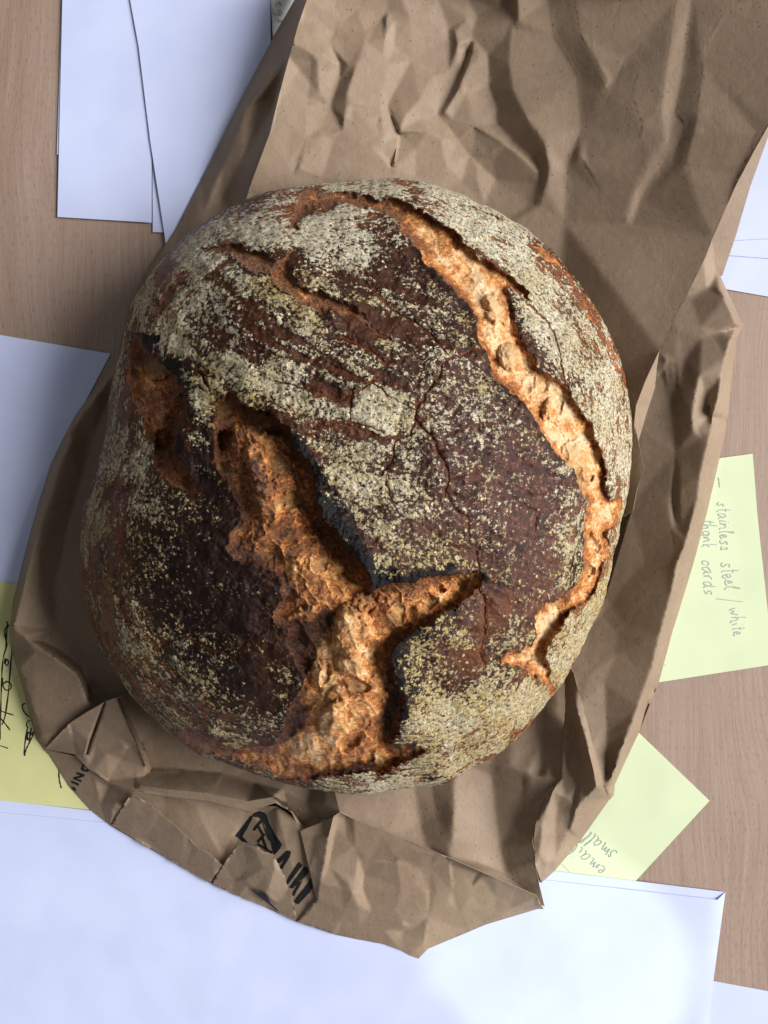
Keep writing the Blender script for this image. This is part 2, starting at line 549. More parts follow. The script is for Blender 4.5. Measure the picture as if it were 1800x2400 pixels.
# right
paper('paper_sheet', [(1640, -120), (1560, 400), (1600, 660), (1840, 702), (1900, -120)], .5, M_WHITE, 'white sheet under the bag at the upper right, lowest of that pile')
paper('paper_sheet', [(1640, -120), (1600, 590), (1860, 610), (1900, -120)], .9, M_WHITE, 'middle white sheet of the upper right pile, a narrow band showing')
paper('paper_sheet', [(1640, -120), (1590, 570), (1860, 556), (1900, -120)], 1.3, M_WHITE, 'topmost white sheet of the upper right pile beside the bag edge')
# left
paper('paper_sheet', [(-120, 762), (0, 785), (259, 829), (190, 960), (140, 1450), (-120, 1480)], .5, M_WHITE, 'white sheet at the left edge with its corner pointing at the loaf')
yroot, o_y = paper('note', [(-120, 1352), (0, 1364), (170, 1380), (330, 1900), (210, 1898), (0, 1876), (-120, 1866)], 1.0, M_YELLOW, 'yellow note with black pen doodles at the lower left', 'sticky note')
# bottom
nroot, o_n = paper('note', cv('8', (1100, 215), (1407, 510), (1088, 856), (900, 1010), (560, 760)), .6, M_STICKY, 'pale green sticky note turned like a diamond, lower right, reading email', 'sticky note')
paper('paper_sheet', [(1500, 2270), (1665, 2298), (1860, 2334), (1860, 2560), (1480, 2560)], .4, M_WHITE, 'small white sheet cut off by the bottom right corner')
paper('paper_sheet', cv('8', (-1800, 500), (-1658, 508), (-1200, 560), (0, 690), (720, 812), (1475, 905), (1412, 1290), (1370, 1800), (-1800, 1800)), 1.0, M_WHITE, 'white sheet under the large bottom page, showing as a narrow band along its top')
paper('paper_sheet', cv('8', (-1800, 545), (-1658, 560), (-1200, 605), (0, 730), (690, 852), (1440, 938), (1475, 905), (1370, 1680), (1360, 1800), (-1800, 1800)), 1.3, M_WHITE, 'large white page spread across the bottom of the picture', lift=(0, 0, 0, 0, 0, .5, -.1))
# right note
rroot, o_r = paper('note', cv('A', (350, 265), (835, 200), (870, 660), (950, 1400), (1020, 1756), (140, 1893), (-200, 1900), (-100, 700)), .5, M_STICKY, 'pale green sticky note on the right with the words stainless steel', 'sticky note')

tr = bvh(o_r)
for w in ([cv('A', (580, 375), (586, 400), (590, 450))],
          lettering('stainless', *cv('A', (574, 560), (598, 925)), 15), lettering('steel', *cv('A', (606, 1010), (628, 1215)), 17),
          lettering('/', *cv('A', (585, 1270), (590, 1310)), 24), lettering('white', *cv('A', (655, 1350), (690, 1560)), 16),
          lettering('thank', *cv('A', (452, 690), (462, 905)), 16), lettering('cards', *cv('A', (452, 990), (482, 1255)), 17), [cv('A', (178, 1760), (192, 1772))]):
    ink_lines('handwritten_word', tr, w, 2.1, M_PENCIL, rroot)
tn = bvh(o_n)
for w in (lettering('email', *cv('N', (640, 1238), (372, 1010)), 17), lettering('small', *cv('N', (725, 1098), (490, 905)), 17), [cv('N', (248, 1200), (310, 1265))]):
    ink_lines('handwritten_word', tn, w, 2.3, M_PENCIL, nroot)
ty = bvh(o_y)
dood = [cv('B', (50, 530), (66, 560), (35, 600), (40, 660), (60, 720), (35, 780), (20, 860), (15, 950), (10, 1100), (5, 1250), (0, 1480)),
        cv('B', (70, 560), (50, 610), (52, 690), (45, 770)),
        cv('B', (95, 760), (80, 930), (70, 1080), (55, 1200), (40, 1300), (15, 1360)),
        cv('B', (45, 825), (30, 860), (58, 890), (72, 850), (50, 830), (42, 870)),
        cv('B', (20, 980), (24, 1060), (55, 1088), (92, 1065), (85, 1020), (50, 1010), (30, 1030)),
        cv('B', (-20, 1235), (40, 1260), (110, 1280)), cv('B', (0, 1300), (40, 1345), (80, 1400)), cv('B', (-10, 1520), (65, 1545)),
        cv('B', (205, 1188), (180, 1190), (176, 1225), (200, 1268), (235, 1295)),
        cv('B', (245, 1320), (215, 1330), (210, 1365), (225, 1380)), cv('B', (222, 1370), (208, 1440), (195, 1540), (194, 1622), (204, 1560), (235, 1500), (262, 1445), (268, 1410)),
        cv('B', (215, 1440), (235, 1500), (240, 1420), (222, 1410), (216, 1480)), cv('B', (250, 1380), (240, 1450), (262, 1420)),
        cv('B', (470, 1690), (470, 1790), (490, 1865)), cv('B', (134, 972), (142, 974))]
ink_lines('pen_doodle', ty, dood, 3.0, M_INK_SHADE, yroot)
tc_ = bvh(o_cream)
prn = lettering('e', (646, 2), (646, 18), 13) + lettering('g', (648, 22), (648, 38), 13) + lettering('s', (652, 44), (652, 56), 11)
ink_lines('printed_text', tc_, prn, 2.4, M_PENCIL, o_cream.parent)
# ------------------------------------------------------------------ the brown paper bag
def rel(base, tag_, *pts):
    """traced points whose last number is a height above a base surface"""
    out = []
    for p in cv(tag_, *pts):
        out.append((p[0], p[1], max(.4, base(p[0], p[1]) + p[2])))
    return out
def lerp_line(line, y):
    for a, b in zip(line[:-1], line[1:]):
        if a[1] <= y <= b[1]: return a[0] + (b[0] - a[0]) * (y - a[1]) / (b[1] - a[1]), a[2] + (b[2] - a[2]) * (y - a[1]) / (b[1] - a[1])
    e = line[0] if y < line[0][1] else line[-1]
    return e[0], e[2]

def build_bag():
    c = W(1000, 1000, 0)
    bag = empty('paper_bag', (c[0], c[1], .0004), 'crumpled brown kraft paper bag under the loaf, torn along its lower end', 'paper bag')
    K = dict(parent=bag)
    ridge_l = [(745, -90, 22), (719, 0, 22), (699, 58, 21), (678, 134, 21), (654, 224, 20.5), (633, 311, 20), (607, 380, 19), (585, 440, 17), (560, 520, 14)]
    ridge_r = [(1960, -90, 48), (1900, 90, 46), (1800, 296, 40), (1768, 353, 37), (1725, 434, 33), (1670, 559, 28), (1654, 600, 28), (1610, 690, 28), (1578, 752, 28), (1545, 822, 28),
               (1513, 893, 27), (1494, 944, 26), (1487, 993, 26), (1496, 1034, 25), (1510, 1102, 24), (1494, 1142, 22), (1483, 1197, 20)]
    def base(x, y):
        xl, zl = lerp_line(ridge_l, y); xr, zr = lerp_line(ridge_r, y)
        xm, zm = 1120 + .06 * (y - 300), 12.5 - .008 * max(0, y)
        if y > 430: zl = max(6, zl - .1 * (y - 430))
        if x < xm: t = (xm - x) / max(1, xm - xl); return zm + (zl - zm) * t
        t = max(0, (x - xm) / max(1, xr - xm)) ** (1 + .9 * min(1, max(0, (y - 350) / 300))); return zm + (zr - zm) * t
    k = .95
    B = lambda tag_, *p: rel(base, tag_, *[(q[0], q[1], q[2] * k) for q in p])
    creases = [
        B('I', (232, 272, 2.2), (340, 330, 2.4), (430, 355, 2.0), (495, 410, 1.0)), B('I', (300, 90, -.4), (400, 130, -.8), (510, 225, -1.2)),
        B('I', (150, 622, -.4), (330, 660, -1.2), (420, 655, -1.4)), B('I', (360, 400, .6), (350, 540, -1.0), (335, 640, -1.4)), B('I', (400, 400, 1.6), (410, 600, -.4)),
        B('I', (548, 415, -1.0), (540, 520, -1.4), (482, 690, -1.6), (545, 790, -.8)), B('I', (705, 262, 1.4), (650, 420, 2.2), (590, 600, 2.2), (572, 760, 1.6), (560, 850, .4)),
        B('I', (600, 110, -1.0), (690, 40, -.6)), B('I', (845, 118, 1.0), (838, 250, 2.2), (830, 360, .6)), B('I', (700, 200, .2), (820, 130, -.6)),
        B('I', (890, 292, -.6), (1010, 382, -1.6), (1150, 470, -2.0), (1245, 466, -1.6)), B('I', (900, 135, 1.0), (1000, 120, 1.8), (1120, 112, 1.4)), B('I', (1248, 190, -.6), (1262, 330, -1.2), (1248, 460, -1.6)), B('I', (1290, 200, 1.0), (1302, 330, 1.0)),
        B('I', (1375, 330, -1.8), (1335, 450, -2.0), (1268, 590, -1.8), (1180, 745, -1.0)), B('I', (1408, 250, .8), (1398, 350, 1.2), (1345, 490, 1.4), (1300, 600, 1.4), (1222, 725, .8)),
        B('I', (1358, -20, 1.8), (1365, 120, 1.8), (1400, 235, 1.0)), B('I', (1430, 100, .4), (1560, 50, .4), (1640, -20, .6)),
        B('I', (1150, 480, -1.0), (1060, 650, .6), (930, 850, 1.0), (890, 1080, .6)), B('I', (850, 690, -.8), (930, 880, -1.4), (880, 1080, -1.4)), B('I', (810, 700, .6), (800, 900, .8)),
        B('I', (560, 800, .8), (680, 930, .6), (760, 960, 1.0), (880, 1085, .4)), B('I', (1110, 850, 1.2), (1040, 960, .2), (1030, 1150, -.4)), B('I', (1130, 830, .2), (1200, 900, 1.0), (1240, 1080, .8)), B('I', (1120, 780, -.8), (1250, 830, -1.2), (1290, 880, -1.0)),
        B('I', (280, 1090, .8), (430, 1150, -.4)), B('I', (330, 690, -.6), (320, 900, .4), (240, 1140, .2)),
        B('J', (105, 300, -0.54), (110, 480, -1.26), (152, 600, -1.62), (150, 685, -1.98), (260, 810, -2.16), (375, 910, -2.16), (398, 1020, -1.26)),
        B('J', (238, 100, 0.54), (218, 350, 1.44), (240, 500, 1.98), (320, 660, 2.34), (408, 780, 2.34), (440, 930, 1.98), (418, 1030, 1.26), (385, 1140, 0.36)),
        B('J', (20, 700, 1.26), (200, 800, 1.44), (300, 870, 1.26), (380, 950, 0.54)), B('J', (0, 860, -0.54), (150, 1000, -1.44), (350, 1130, -0.90)),
        B('J', (440, 0, -0.18), (470, 200, -0.72), (600, 420, -0.99), (625, 720, -1.36), (545, 950, -1.24), (530, 1240, -0.74)),
        B('J', (580, -10, 0.87), (622, 200, 0.99), (700, 325, 1.36), (772, 462, 1.36)), B('J', (880, 340, -0.25), (800, 440, 0.25), (740, 510, 0.37)), B('J', (945, 370, 0.62), (905, 520, 0.87), (960, 690, 0.74), (950, 760, 0.25)),
        B('J', (1150, -20, 0.50), (1100, 340, 0.99), (1062, 600, 0.99), (1090, 790, 0.25)), B('J', (1240, -20, -0.50), (1190, 400, -0.87), (1140, 660, -0.87), (1100, 800, -0.37)),
        B('J', (1010, 860, 0.50), (930, 1040, 0.87), (872, 1220, 0.74)), B('J', (1080, 880, -0.50), (950, 1100, -0.74), (900, 1240, -0.37)), B('J', (1300, 360, 0.37), (1262, 640, 0.99), (1240, 740, 1.12), (1190, 930, 0.74)), B('J', (1150, 620, -0.37), (1200, 700, -0.74), (1130, 900, -0.74)),
        B('J', (1420, 40, 0.12), (1280, 300, 0.37)), B('J', (1600, 740, -0.25), (1500, 980, -0.87), (1390, 1240, -0.99)),
        B('J', (610, 860, 0.37), (640, 900, 0.12), (720, 1050, 0.25)),
    ]
    under = [(700, 900, 4), (900, 1100, 4), (1250, 1320, 4), (1400, 1250, 5)]
    front = sheet('front_panel', ridge_l + under + list(reversed(ridge_r)), creases, [(900, 640, 5), (1100, 760, 5), (1300, 950, 6), (760, 640, 5)], step=5, smooth=0, crumple=(620, .38), soft=.14, cmask=lambda x, y: x + .15 * y < 1230, smask=lambda x, y: .12 + .88 * sstep(1180, 1330, x + .1 * y), sit=5, seed=5, mat=M_KRAFT, **K)

    # left gusset, falling away from the ridge to the table
    left_edge = [(722, -90, 3), (690, 0, 2.5), (640, 87, 2.5), (570, 222, 2.5), (510, 345, 2.5), (472, 423, 2.5), (412, 537, 2), (347, 635, 2), (300, 720, 2)]
    sheet('side_gusset', [(p[0] - .5, p[1], p[2] - .5) for p in ridge_l] + [(600, 760, 4), (420, 800, 4)] + list(reversed(left_edge)),
          [cv('1', (1230, 160, 12), (1060, 470, 10), (960, 720, 9), (880, 920, 7), (760, 1100, 5)), cv('1', (1180, 420, 9), (1040, 700, 12), (960, 860, 5))], step=5.5, crumple=(52, .5), soft=.22, seed=9, mat=M_KRAFT, **K)

    # left side, from behind the loaf to the lower corner
    lo = [(300, 720, 1), (273, 844, 1)] + cv('E', (740, 570, 1), (600, 760, 1), (500, 950, 1), (400, 1160, 1), (300, 1480, 1), (200, 1850, 1), (130, 2140, 1)) + [(32, 1400, 1)] \
        + cv('B', (75, 600, 1), (90, 760, 1), (180, 1060, 1), (240, 1290, 1), (290, 1480, 1), (355, 1555, 1.5))
    sheet('left_panel', lo + [(180, 1730, 5), (300, 1680, 4), (520, 1560, 4), (520, 1000, 4), (420, 760, 4)],
          [cv('E', (900, 420, 5), (770, 600, 8), (640, 770, 9), (560, 960, 11), (460, 1180, 12), (350, 1500, 13), (250, 1850, 13), (180, 2140, 13)) + cv('B', (105, 560, 13), (85, 602, 12)),
           cv('E', (870, 620, 3.5), (760, 900, 4), (640, 1300, 5), (520, 1700, 5), (440, 2100, 5)), cv('E', (540, 900, 10), (700, 940, 5)),
           cv('B', (85, 602, 12), (210, 665, 14), (340, 755, 15), (500, 865, 15.5), (620, 960, 15), (665, 1080, 14.5), (702, 1190, 13)), cv('B', (330, 690, 6), (480, 760, 5), (640, 880, 4.5), (720, 1080, 4)),
           cv('B', (702, 1190, 13), (600, 1290, 11), (450, 1410, 9), (370, 1500, 4)), cv('B', (150, 900, 9), (260, 1250, 8), (330, 1450, 6))],
          step=5.5, crumple=(60, .4), soft=.25, smooth=1, seed=13, mat=M_KRAFT, **K)

    # lower left: bright crumpled facets and the rolled lip under the loaf
    fold = [(317, 1855, 14), (391, 1866, 15), (488, 1877, 16), (586, 1901, 16), (646, 1882, 19)]
    sheet('lower_fold', [(106, 1755, 3), (163, 1695, 13), (205, 1668, 16), (248, 1644, 18), (271, 1635, 19), (420, 1600, 5), (760, 1760, 5), (797, 1904, 20), (772, 1920, 14), (722, 1945, 13), (704, 1947, 13), (684, 1905, 16)]
          + list(reversed(fold)) + [(255, 1833, 9), (209, 1803, 8), (174, 1768, 7)],
          [cv('K', (628, 180, 18), (560, 380, 15), (490, 560, 12), (448, 700, 9.5), (442, 800, 8)), cv('K', (605, 190, 15.5), (545, 370, 12), (475, 560, 9.5), (430, 690, 8)), cv('K', (580, 200, 17.5), (515, 370, 14.5), (440, 560, 12), (405, 690, 10)),
           cv('K', (715, 150, 19), (800, 350, 19), (905, 580, 17), (1000, 830, 10), (1005, 900, 8)), cv('K', (740, 140, 8), (860, 380, 6), (960, 580, 5), (1060, 830, 4.5)),
           cv('K', (905, 582, 17), (850, 610, 14), (760, 740, 9.5), (640, 950, 8)), cv('K', (500, 700, 9), (620, 690, 11), (800, 640, 14)), cv('K', (250, 410, 13.5), (290, 560, 9), (315, 690, 7)), cv('K', (140, 480, 11), (250, 440, 13)),
           cv('K', (880, 920, 9), (905, 1050, 13), (1100, 1062, 14.5)),
           [(330, 1842, 14.5), (395, 1850, 16.5), (488, 1859, 17.5), (580, 1878, 17.5), (640, 1868, 19.5), (672, 1890, 19)], [(345, 1812, 7), (420, 1800, 6), (520, 1810, 6), (600, 1835, 7), (660, 1850, 9), (720, 1880, 9)],
           cv('L', (625, 110, 19), (700, 200, 19.5), (790, 300, 18), (848, 395, 14)), cv('L', (700, 130, 8), (860, 330, 8), (980, 250, 10), (1090, 150, 16)), cv('L', (1040, 320, 15), (960, 360, 13), (850, 420, 13))],
          step=5, smooth=0, crumple=(52, .35), soft=.35, seed=17, mat=M_KRAFT, **K)

    # printed lower panel
    low = sheet('printed_panel', [(106, 1757, 2.2), (176, 1772, 5), (212, 1806, 6), (258, 1836, 7), (317, 1850, 9), (391, 1860, 9.5), (488, 1872, 10), (586, 1890, 10.5), (650, 1890, 12), (684, 1912, 13), (704, 1944, 13), (741, 2106, 7), (697, 2161, 2),
           (600, 2116, 1.5), (491, 2068, 1.5), (370, 2000, 1.4), (260, 1936, 1.4), (212, 1898, 1.4), (163, 1844, 1.4), (117, 1770, 1.6)],
          [cv('K', (640, 1000, 4), (700, 1180, 7), (660, 1380, 2)), cv('K', (860, 1090, 9), (760, 1230, 6), (690, 1350, 2.2)), cv('K', (480, 950, 5), (560, 1180, 3.4), (600, 1310, 1.8)),
           [(575, 1900, 9), (560, 1960, 5), (530, 2030, 4)], [(650, 1900, 13), (672, 1990, 11), (700, 2080, 8)], cv('L', (380, 240, 9), (520, 230, 9.5), (620, 120, 14))],
          step=5, smooth=0, crumple=(48, .3), soft=.3, seed=21, mat=M_KRAFT, **K)
    sheet('torn_strip', cv('7', (570, 480, 11), (480, 615, 2.4), (560, 662, 2.6), (700, 745, 2.6), (800, 805, 2.6), (905, 866, 2.8), (930, 830, 5), (960, 790, 7), (910, 745, 8), (860, 715, 8), (800, 660, 8.4), (750, 612, 8.6), (700, 570, 9), (640, 520, 10)),
          [], step=5, smooth=0, crumple=(20, .3), soft=.25, jit=1.1, seed=23, mat=M_KRAFT_IN, **K)
    sheet('torn_flap', cv('L', (240, 540, 9), (150, 660, 7), (60, 800, 5), (0, 890, 3.2), (0, 930, 2.6), (250, 1040, 2.4), (420, 1110, 2.4), (560, 1160, 2.4), (690, 1230, 2.4), (790, 1282, 2.6), (805, 1230, 3.4), (780, 1120, 4.8), (760, 1010, 6), (700, 860, 8), (640, 740, 10), (584, 640, 12),
                         (540, 622, 12), (490, 610, 12), (440, 565, 11.6), (400, 555, 11), (345, 548, 10.6), (300, 522, 10)),
          [cv('L', (0, 900, 3), (200, 890, 4.5), (330, 935, 5.5), (400, 965, 6), (510, 1005, 7.5)), cv('L', (400, 990, 3), (500, 1080, 3), (600, 1170, 2.8)), cv('L', (540, 960, 8), (600, 760, 11))],
          step=4, smooth=0, crumple=(32, .3), soft=.25, jit=1.3, seed=25, mat=M_KRAFT_IN, **K)
    # black sheet laid over the flap's tear, painting the shade inside it
    sheet('tear_shade', cv('L', (352, 958, 6.2), (430, 1000, 7), (505, 1012, 8.2), (520, 1040, 7.6), (560, 1110, 5.4), (650, 1190, 4), (600, 1165, 3.8), (530, 1105, 4.6), (470, 1065, 5), (410, 1010, 5.4)), [], step=4, smooth=0, mat=M_INK_SHADE, thick=0, **K)

    # dark middle of the front, between the loaf and the lower flap
    sheet('lower_panel', [(690, 1800, 5), (760, 1760, 5), (1000, 1650, 4), (1250, 1500, 5), (1325, 1590, 8), (1325, 1700, 12), (1316, 1822, 15)] + cv('8', (700, 480, 14), (650, 620, 14), (640, 690, 14), (655, 745, 14), (652, 775, 14), (672, 880, 11), (694, 968, 7)) +
          [(1250, 2110, 7), (1050, 2030, 8), (900, 1965, 9), (790, 1925, 10), (700, 1900, 9)],
          [cv('C', (520, 0, 5), (560, 240, 5.5), (590, 380, 8)), cv('C', (800, -100, 9), (795, 120, 10.5), (785, 350, 11.5), (760, 480, 11)), cv('C', (1060, -100, 5), (1090, 160, 5), (1120, 400, 6), (1160, 580, 6.5)), cv('C', (640, -50, 6), (690, 200, 7.5)),
           cv('G', (-200, 1000, 7), (0, 1042, 10), (160, 1100, 12), (300, 1120, 13), (480, 1135, 15)), cv('G', (120, 1130, 10), (100, 1500, 8)), cv('G', (280, 800, 8), (270, 1090, 9.5))],
          step=6, smooth=2, crumple=(32, .3), soft=.35, seed=29, mat=M_KRAFT, **K)
    # lower right corner of crushed facets
    sheet('corner_facets', cv('G', (520, 60, 9), (600, 110, 17), (640, 270, 19), (680, 400, 20), (740, 630, 21), (790, 830, 22), (840, 1040, 22), (880, 1200, 21), (950, 1340, 4)) + cv('8', (850, 680, 1.5), (740, 810, 1.5), (680, 865, 1.5), (656, 790, 12), (650, 745, 14), (645, 690, 14), (655, 610, 15), (705, 480, 15)) + cv('G', (470, 1136, 15.5), (490, 800, 14), (516, 480, 13)),
          [cv('G', (528, 200, 14.5), (520, 480, 15), (498, 800, 15.5), (482, 1130, 16.5)), cv('G', (545, 540, 14), (590, 640, 14.5), (620, 860, 15), (655, 1180, 17.5)), cv('G', (575, 260, 17), (620, 420, 20.5), (680, 640, 22.5), (740, 850, 24), (790, 1050, 25), (822, 1215, 25)),
           cv('G', (482, 1135, 16.5), (650, 1172, 18), (760, 1195, 22), (822, 1215, 25)), cv('G', (650, 1180, 17.5), (620, 1360, 15.5), (590, 1480, 14), (545, 1640, 11)) + cv('8', (740, 770, 8), (700, 792, 8)), cv('G', (668, 1190, 19), (640, 1360, 17.5), (612, 1480, 16), (566, 1640, 12)),
           cv('G', (822, 1215, 25), (720, 1330, 19), (640, 1400, 17.5)), cv('G', (470, 1140, 17), (395, 1270, 18), (350, 1400, 17), (300, 1560, 15.5)) + cv('8', (680, 690, 15), (672, 740, 14.5)), cv('G', (500, 1240, 16), (440, 1400, 13.5), (420, 1560, 12)) + cv('8', (705, 780, 10)),
           cv('G', (420, 1280, 17), (540, 1330, 16.5), (600, 1400, 15.5))],
          step=4.5, smooth=1, crumple=(52, .4), soft=.3, seed=31, mat=M_KRAFT, **K)

    # big flap across the lower end
    sheet('bottom_flap', [(797, 1904, 21), (830, 1920, 19), (900, 1947, 18), (1052, 2010, 16), (1160, 2057, 14), (1256, 2098, 11), (1274, 2131, 2), (1262, 2130, 1.6), (1139, 2167, 1.5), (1003, 2224, 1.5), (981, 2247, 1.4), (962, 2240, 1.6), (943, 2229, 1.6), (900, 2213, 1.6), (840, 2202, 1.6), (787, 2191, 1.6), (697, 2161, 2.6), (741, 2106, 7.6), (704, 1947, 14), (760, 1925, 16)],
          [cv('L', (1180, 215, 21), (1115, 480, 18), (1085, 700, 15.5), (1040, 900, 12), (1005, 1062, 9)), cv('L', (1225, 260, 18.5), (1170, 500, 15), (1120, 740, 12.5)), cv('L', (960, 480, 14.5), (930, 800, 12), (990, 1060, 8)), cv('C', (40, 190, 18), (90, 400, 15.5), (120, 480, 13)), cv('C', (100, 620, 12.5), (80, 740, 12), (20, 860, 8)), cv('C', (160, 600, 10.5), (150, 700, 10)),
           cv('C', (440, 500, 14), (420, 700, 11.5), (380, 860, 7.5)), cv('C', (560, 560, 12.5), (520, 660, 11.5)), cv('C', (622, 700, 9.5), (616, 900, 6), (600, 1110, 2)), cv('C', (760, 490, 14.5), (785, 720, 9.5)), cv('C', (960, 590, 11.5), (910, 710, 10)), cv('C', (0, 960, 4), (300, 990, 4), (440, 960, 5.5)), cv('C', (440, 1000, 2.4), (400, 1110, 1.8)), cv('C', (1400, 755, 10), (1205, 840, 5), (1000, 935, 2.2)), cv('C', (1400, 755, 10), (1385, 840, 3))],
          step=5, smooth=0, crumple=(92, .4), soft=.3, seed=33, mat=M_KRAFT, **K)

    # right side panel with its crest near the outer edge
    inner = [(1668, 562, 18), (1654, 602, 15), (1610, 692, 13), (1578, 754, 12), (1545, 824, 11), (1513, 895, 10), (1494, 946, 10), (1486, 995, 10), (1480, 1200, 9), (1420, 1400, 7), (1330, 1540, 9)]
    outer = [(1429, 1875, 2), (1439, 1863, 2), (1441, 1839, 1.5), (1465, 1786, 1.2), (1499, 1714, 1.2), (1523, 1651, 1.2), (1536, 1619, 1.5)] + cv('A', (140, 1893, 1.5), (240, 1520, 1.5), (300, 1330, 1.5), (400, 1000, 1.5), (500, 620, 1.5), (590, 230, 1.5), (640, 0, 1.5)) + \
            cv('M', (1300, 1420, 1.5), (1312, 1395, 2), (1335, 1150, 1.5), (1380, 760, 2), (1441, 597, 2), (1390, 480, 1.5), (1300, 290, 1.5), (1220, 110, 1.5), (1200, 20, 2), (1190, -60, 5))
    outer = [(p[0], p[1], max(p[2], 8.0) if 3 < q < len(outer) - 3 else p[2]) for q, p in enumerate(outer)]
    sheet('right_panel', inner + [(1364, 1646, 13), (1390, 1750, 14), (1412, 1839, 12)] + outer,
          [cv('M', (1240, 270, 16), (1290, 360, 18), (1350, 480, 17.5), (1400, 590, 17), (1345, 720, 19), (1300, 880, 19.5), (1260, 1040, 19.5), (1230, 1240, 20), (1180, 1370, 20), (1160, 1560, 20.5), (1080, 1900, 20.5)) + cv('A', (440, 500, 20), (345, 850, 19.5), (280, 1000, 19), (225, 1280, 19), (150, 1550, 19), (90, 1800, 18)) + cv('G', (1300, 260, 18), (1230, 460, 18), (1150, 660, 18), (1040, 950, 17), (960, 1150, 14), (905, 1240, 9)),
           cv('M', (1441, 597, 2.5), (1250, 660, 15.5), (1080, 712, 15)), cv('M', (1068, 1030, 19), (1030, 1200, 18.5), (1000, 1400, 18.5), (1010, 1500, 19)), cv('M', (1068, 1030, 18.6), (1130, 1220, 15.5), (1165, 1372, 14.5), (1190, 1390, 15)), cv('M', (870, 620, 12.5), (860, 900, 13), (880, 1200, 13.5), (860, 1700, 14), (870, 2200, 14)), cv('M', (800, 900, 12.5), (830, 1300, 12)), cv('M', (940, 900, 13.5), (900, 1200, 15)),
           cv('A', (215, 560, 15), (240, 760, 16), (260, 960, 17)), cv('A', (280, 480, 17), (300, 760, 16.5)), cv('G', (1395, 280, 6), (1290, 350, 15), (1335, 440, 4)), cv('G', (880, 1210, 9), (990, 1300, 2.4)), cv('G', (900, 200, 13), (920, 700, 13), (930, 1100, 10.5))],
          step=5.5, smooth=1, crumple=(80, .4), soft=.22, seed=37, mat=M_KRAFT, **K)
    wv = []
    for px, py, pz in dense(outer, 6):
        t = Vector(W(px, py, max(.4, pz - .1) / 1000)); u = Vector(W(px, py, .0006)); cxy = Vector((.02, 0, 0))
        wv.append((t[:], tuple(cxy + (t - cxy) * .975)[:2] + (.0006,)))
    me = bpy.data.meshes.new('side_wall')
    me.from_pydata([v for p in wv for v in p], [], [(2 * q, 2 * q + 1, 2 * q + 3, 2 * q + 2) for q in range(len(wv) - 1)])
    child_link('side_wall', me, M_KRAFT, bag)
    # lip of the right-hand fold showing its pale reverse
    sheet('folded_lip', cv('M', (720, 820, 28.6), (700, 960, 25), (682, 1140, 22), (620, 1330, 20), (540, 1600, 22), (515, 1560, 25), (503, 1450, 26.5), (520, 1290, 27), (600, 1080, 28)), [], step=5, smooth=0, mat=M_KRAFT, **K)
    # back of the bag lying on the papers at the upper right
    sheet('back_panel', [(1850, 180, 3), (1801, 319, 2.4), (1758, 439, 2.4), (1725, 552, 2.4), (1693, 646, 2.4), (1640, 660, 3), (1600, 600, 5), (1700, 300, 6), (1780, 180, 6)], [], step=9, soft=.3, mat=M_KRAFT, **K)

    # ---- print
    tl = bvh(low)
    bar = lambda a, b, w0, w1=None: _bar(a, b, w0, w1 or w0)
    def _bar(a, b, w0, w1):
        ax, ay = a; bx, by = b; dx, dy = bx - ax, by - ay; l = math.hypot(dx, dy); nx, ny = -dy / l, dx / l
        return [(ax + nx * w0 / 2, ay + ny * w0 / 2), (bx + nx * w1 / 2, by + ny * w1 / 2), (bx - nx * w1 / 2, by - ny * w1 / 2), (ax - nx * w0 / 2, ay - ny * w0 / 2)]
    def T(tag_, polys): return [cv(tag_, *p) for p in polys]
    for letter in ([bar((352, 992), (278, 962), 22)], [bar((376, 960), (302, 928), 20), bar((300, 930), (408, 902), 20), bar((408, 902), (328, 878), 20)],
                   [[(392, 786), (414, 792), (392, 828), (400, 842), (422, 848), (440, 838), (452, 816), (466, 828), (452, 856), (424, 868), (386, 858), (368, 838)]],
                   [bar((322, 1050), (272, 1012), 20), bar((300, 1032), (314, 1018), 16)]):
        ink_shapes('printed_letter', tl, T('K', letter), M_INK_SHADE, bag, step=2.5)
    ink_shapes('printed_logo', tl, T('L', [
        [(364, 254), (388, 265), (340, 360), (285, 455), (322, 500), (332, 522), (290, 510), (212, 452), (232, 424), (300, 340)],
        [(376, 252), (402, 226), (450, 213), (500, 225), (526, 262), (545, 330), (600, 440), (668, 535), (640, 590), (592, 638), (578, 605), (560, 520), (520, 400), (490, 320), (440, 272), (398, 268)],
        bar((392, 398), (470, 300), 26), bar((428, 344), (480, 440), 22), bar((432, 512), (500, 432), 24), bar((478, 470), (524, 600), 26), bar((500, 300), (545, 500), 14), bar((430, 530), (575, 618), 22), bar((470, 300), (530, 470), 12),
        [(610, 695), (715, 592), (742, 596), (755, 612), (745, 650), (662, 795), (640, 772), (690, 672), (652, 716), (630, 722)],
        [(712, 915), (712, 885), (822, 714), (840, 710), (868, 740), (722, 928)], [(738, 952), (880, 752), (905, 760), (930, 790), (912, 832), (768, 968)],
        [(772, 1000), (850, 862), (838, 912), (790, 1040), (774, 1036)], [(786, 1078), (905, 930), (975, 822), (1010, 850), (1002, 888), (940, 1000), (826, 1120), (792, 1102)], [(840, 905), (868, 880), (850, 930), (810, 990)]]), M_INK_SHADE, bag, step=2.5)
    return bag
BAG = build_bag()

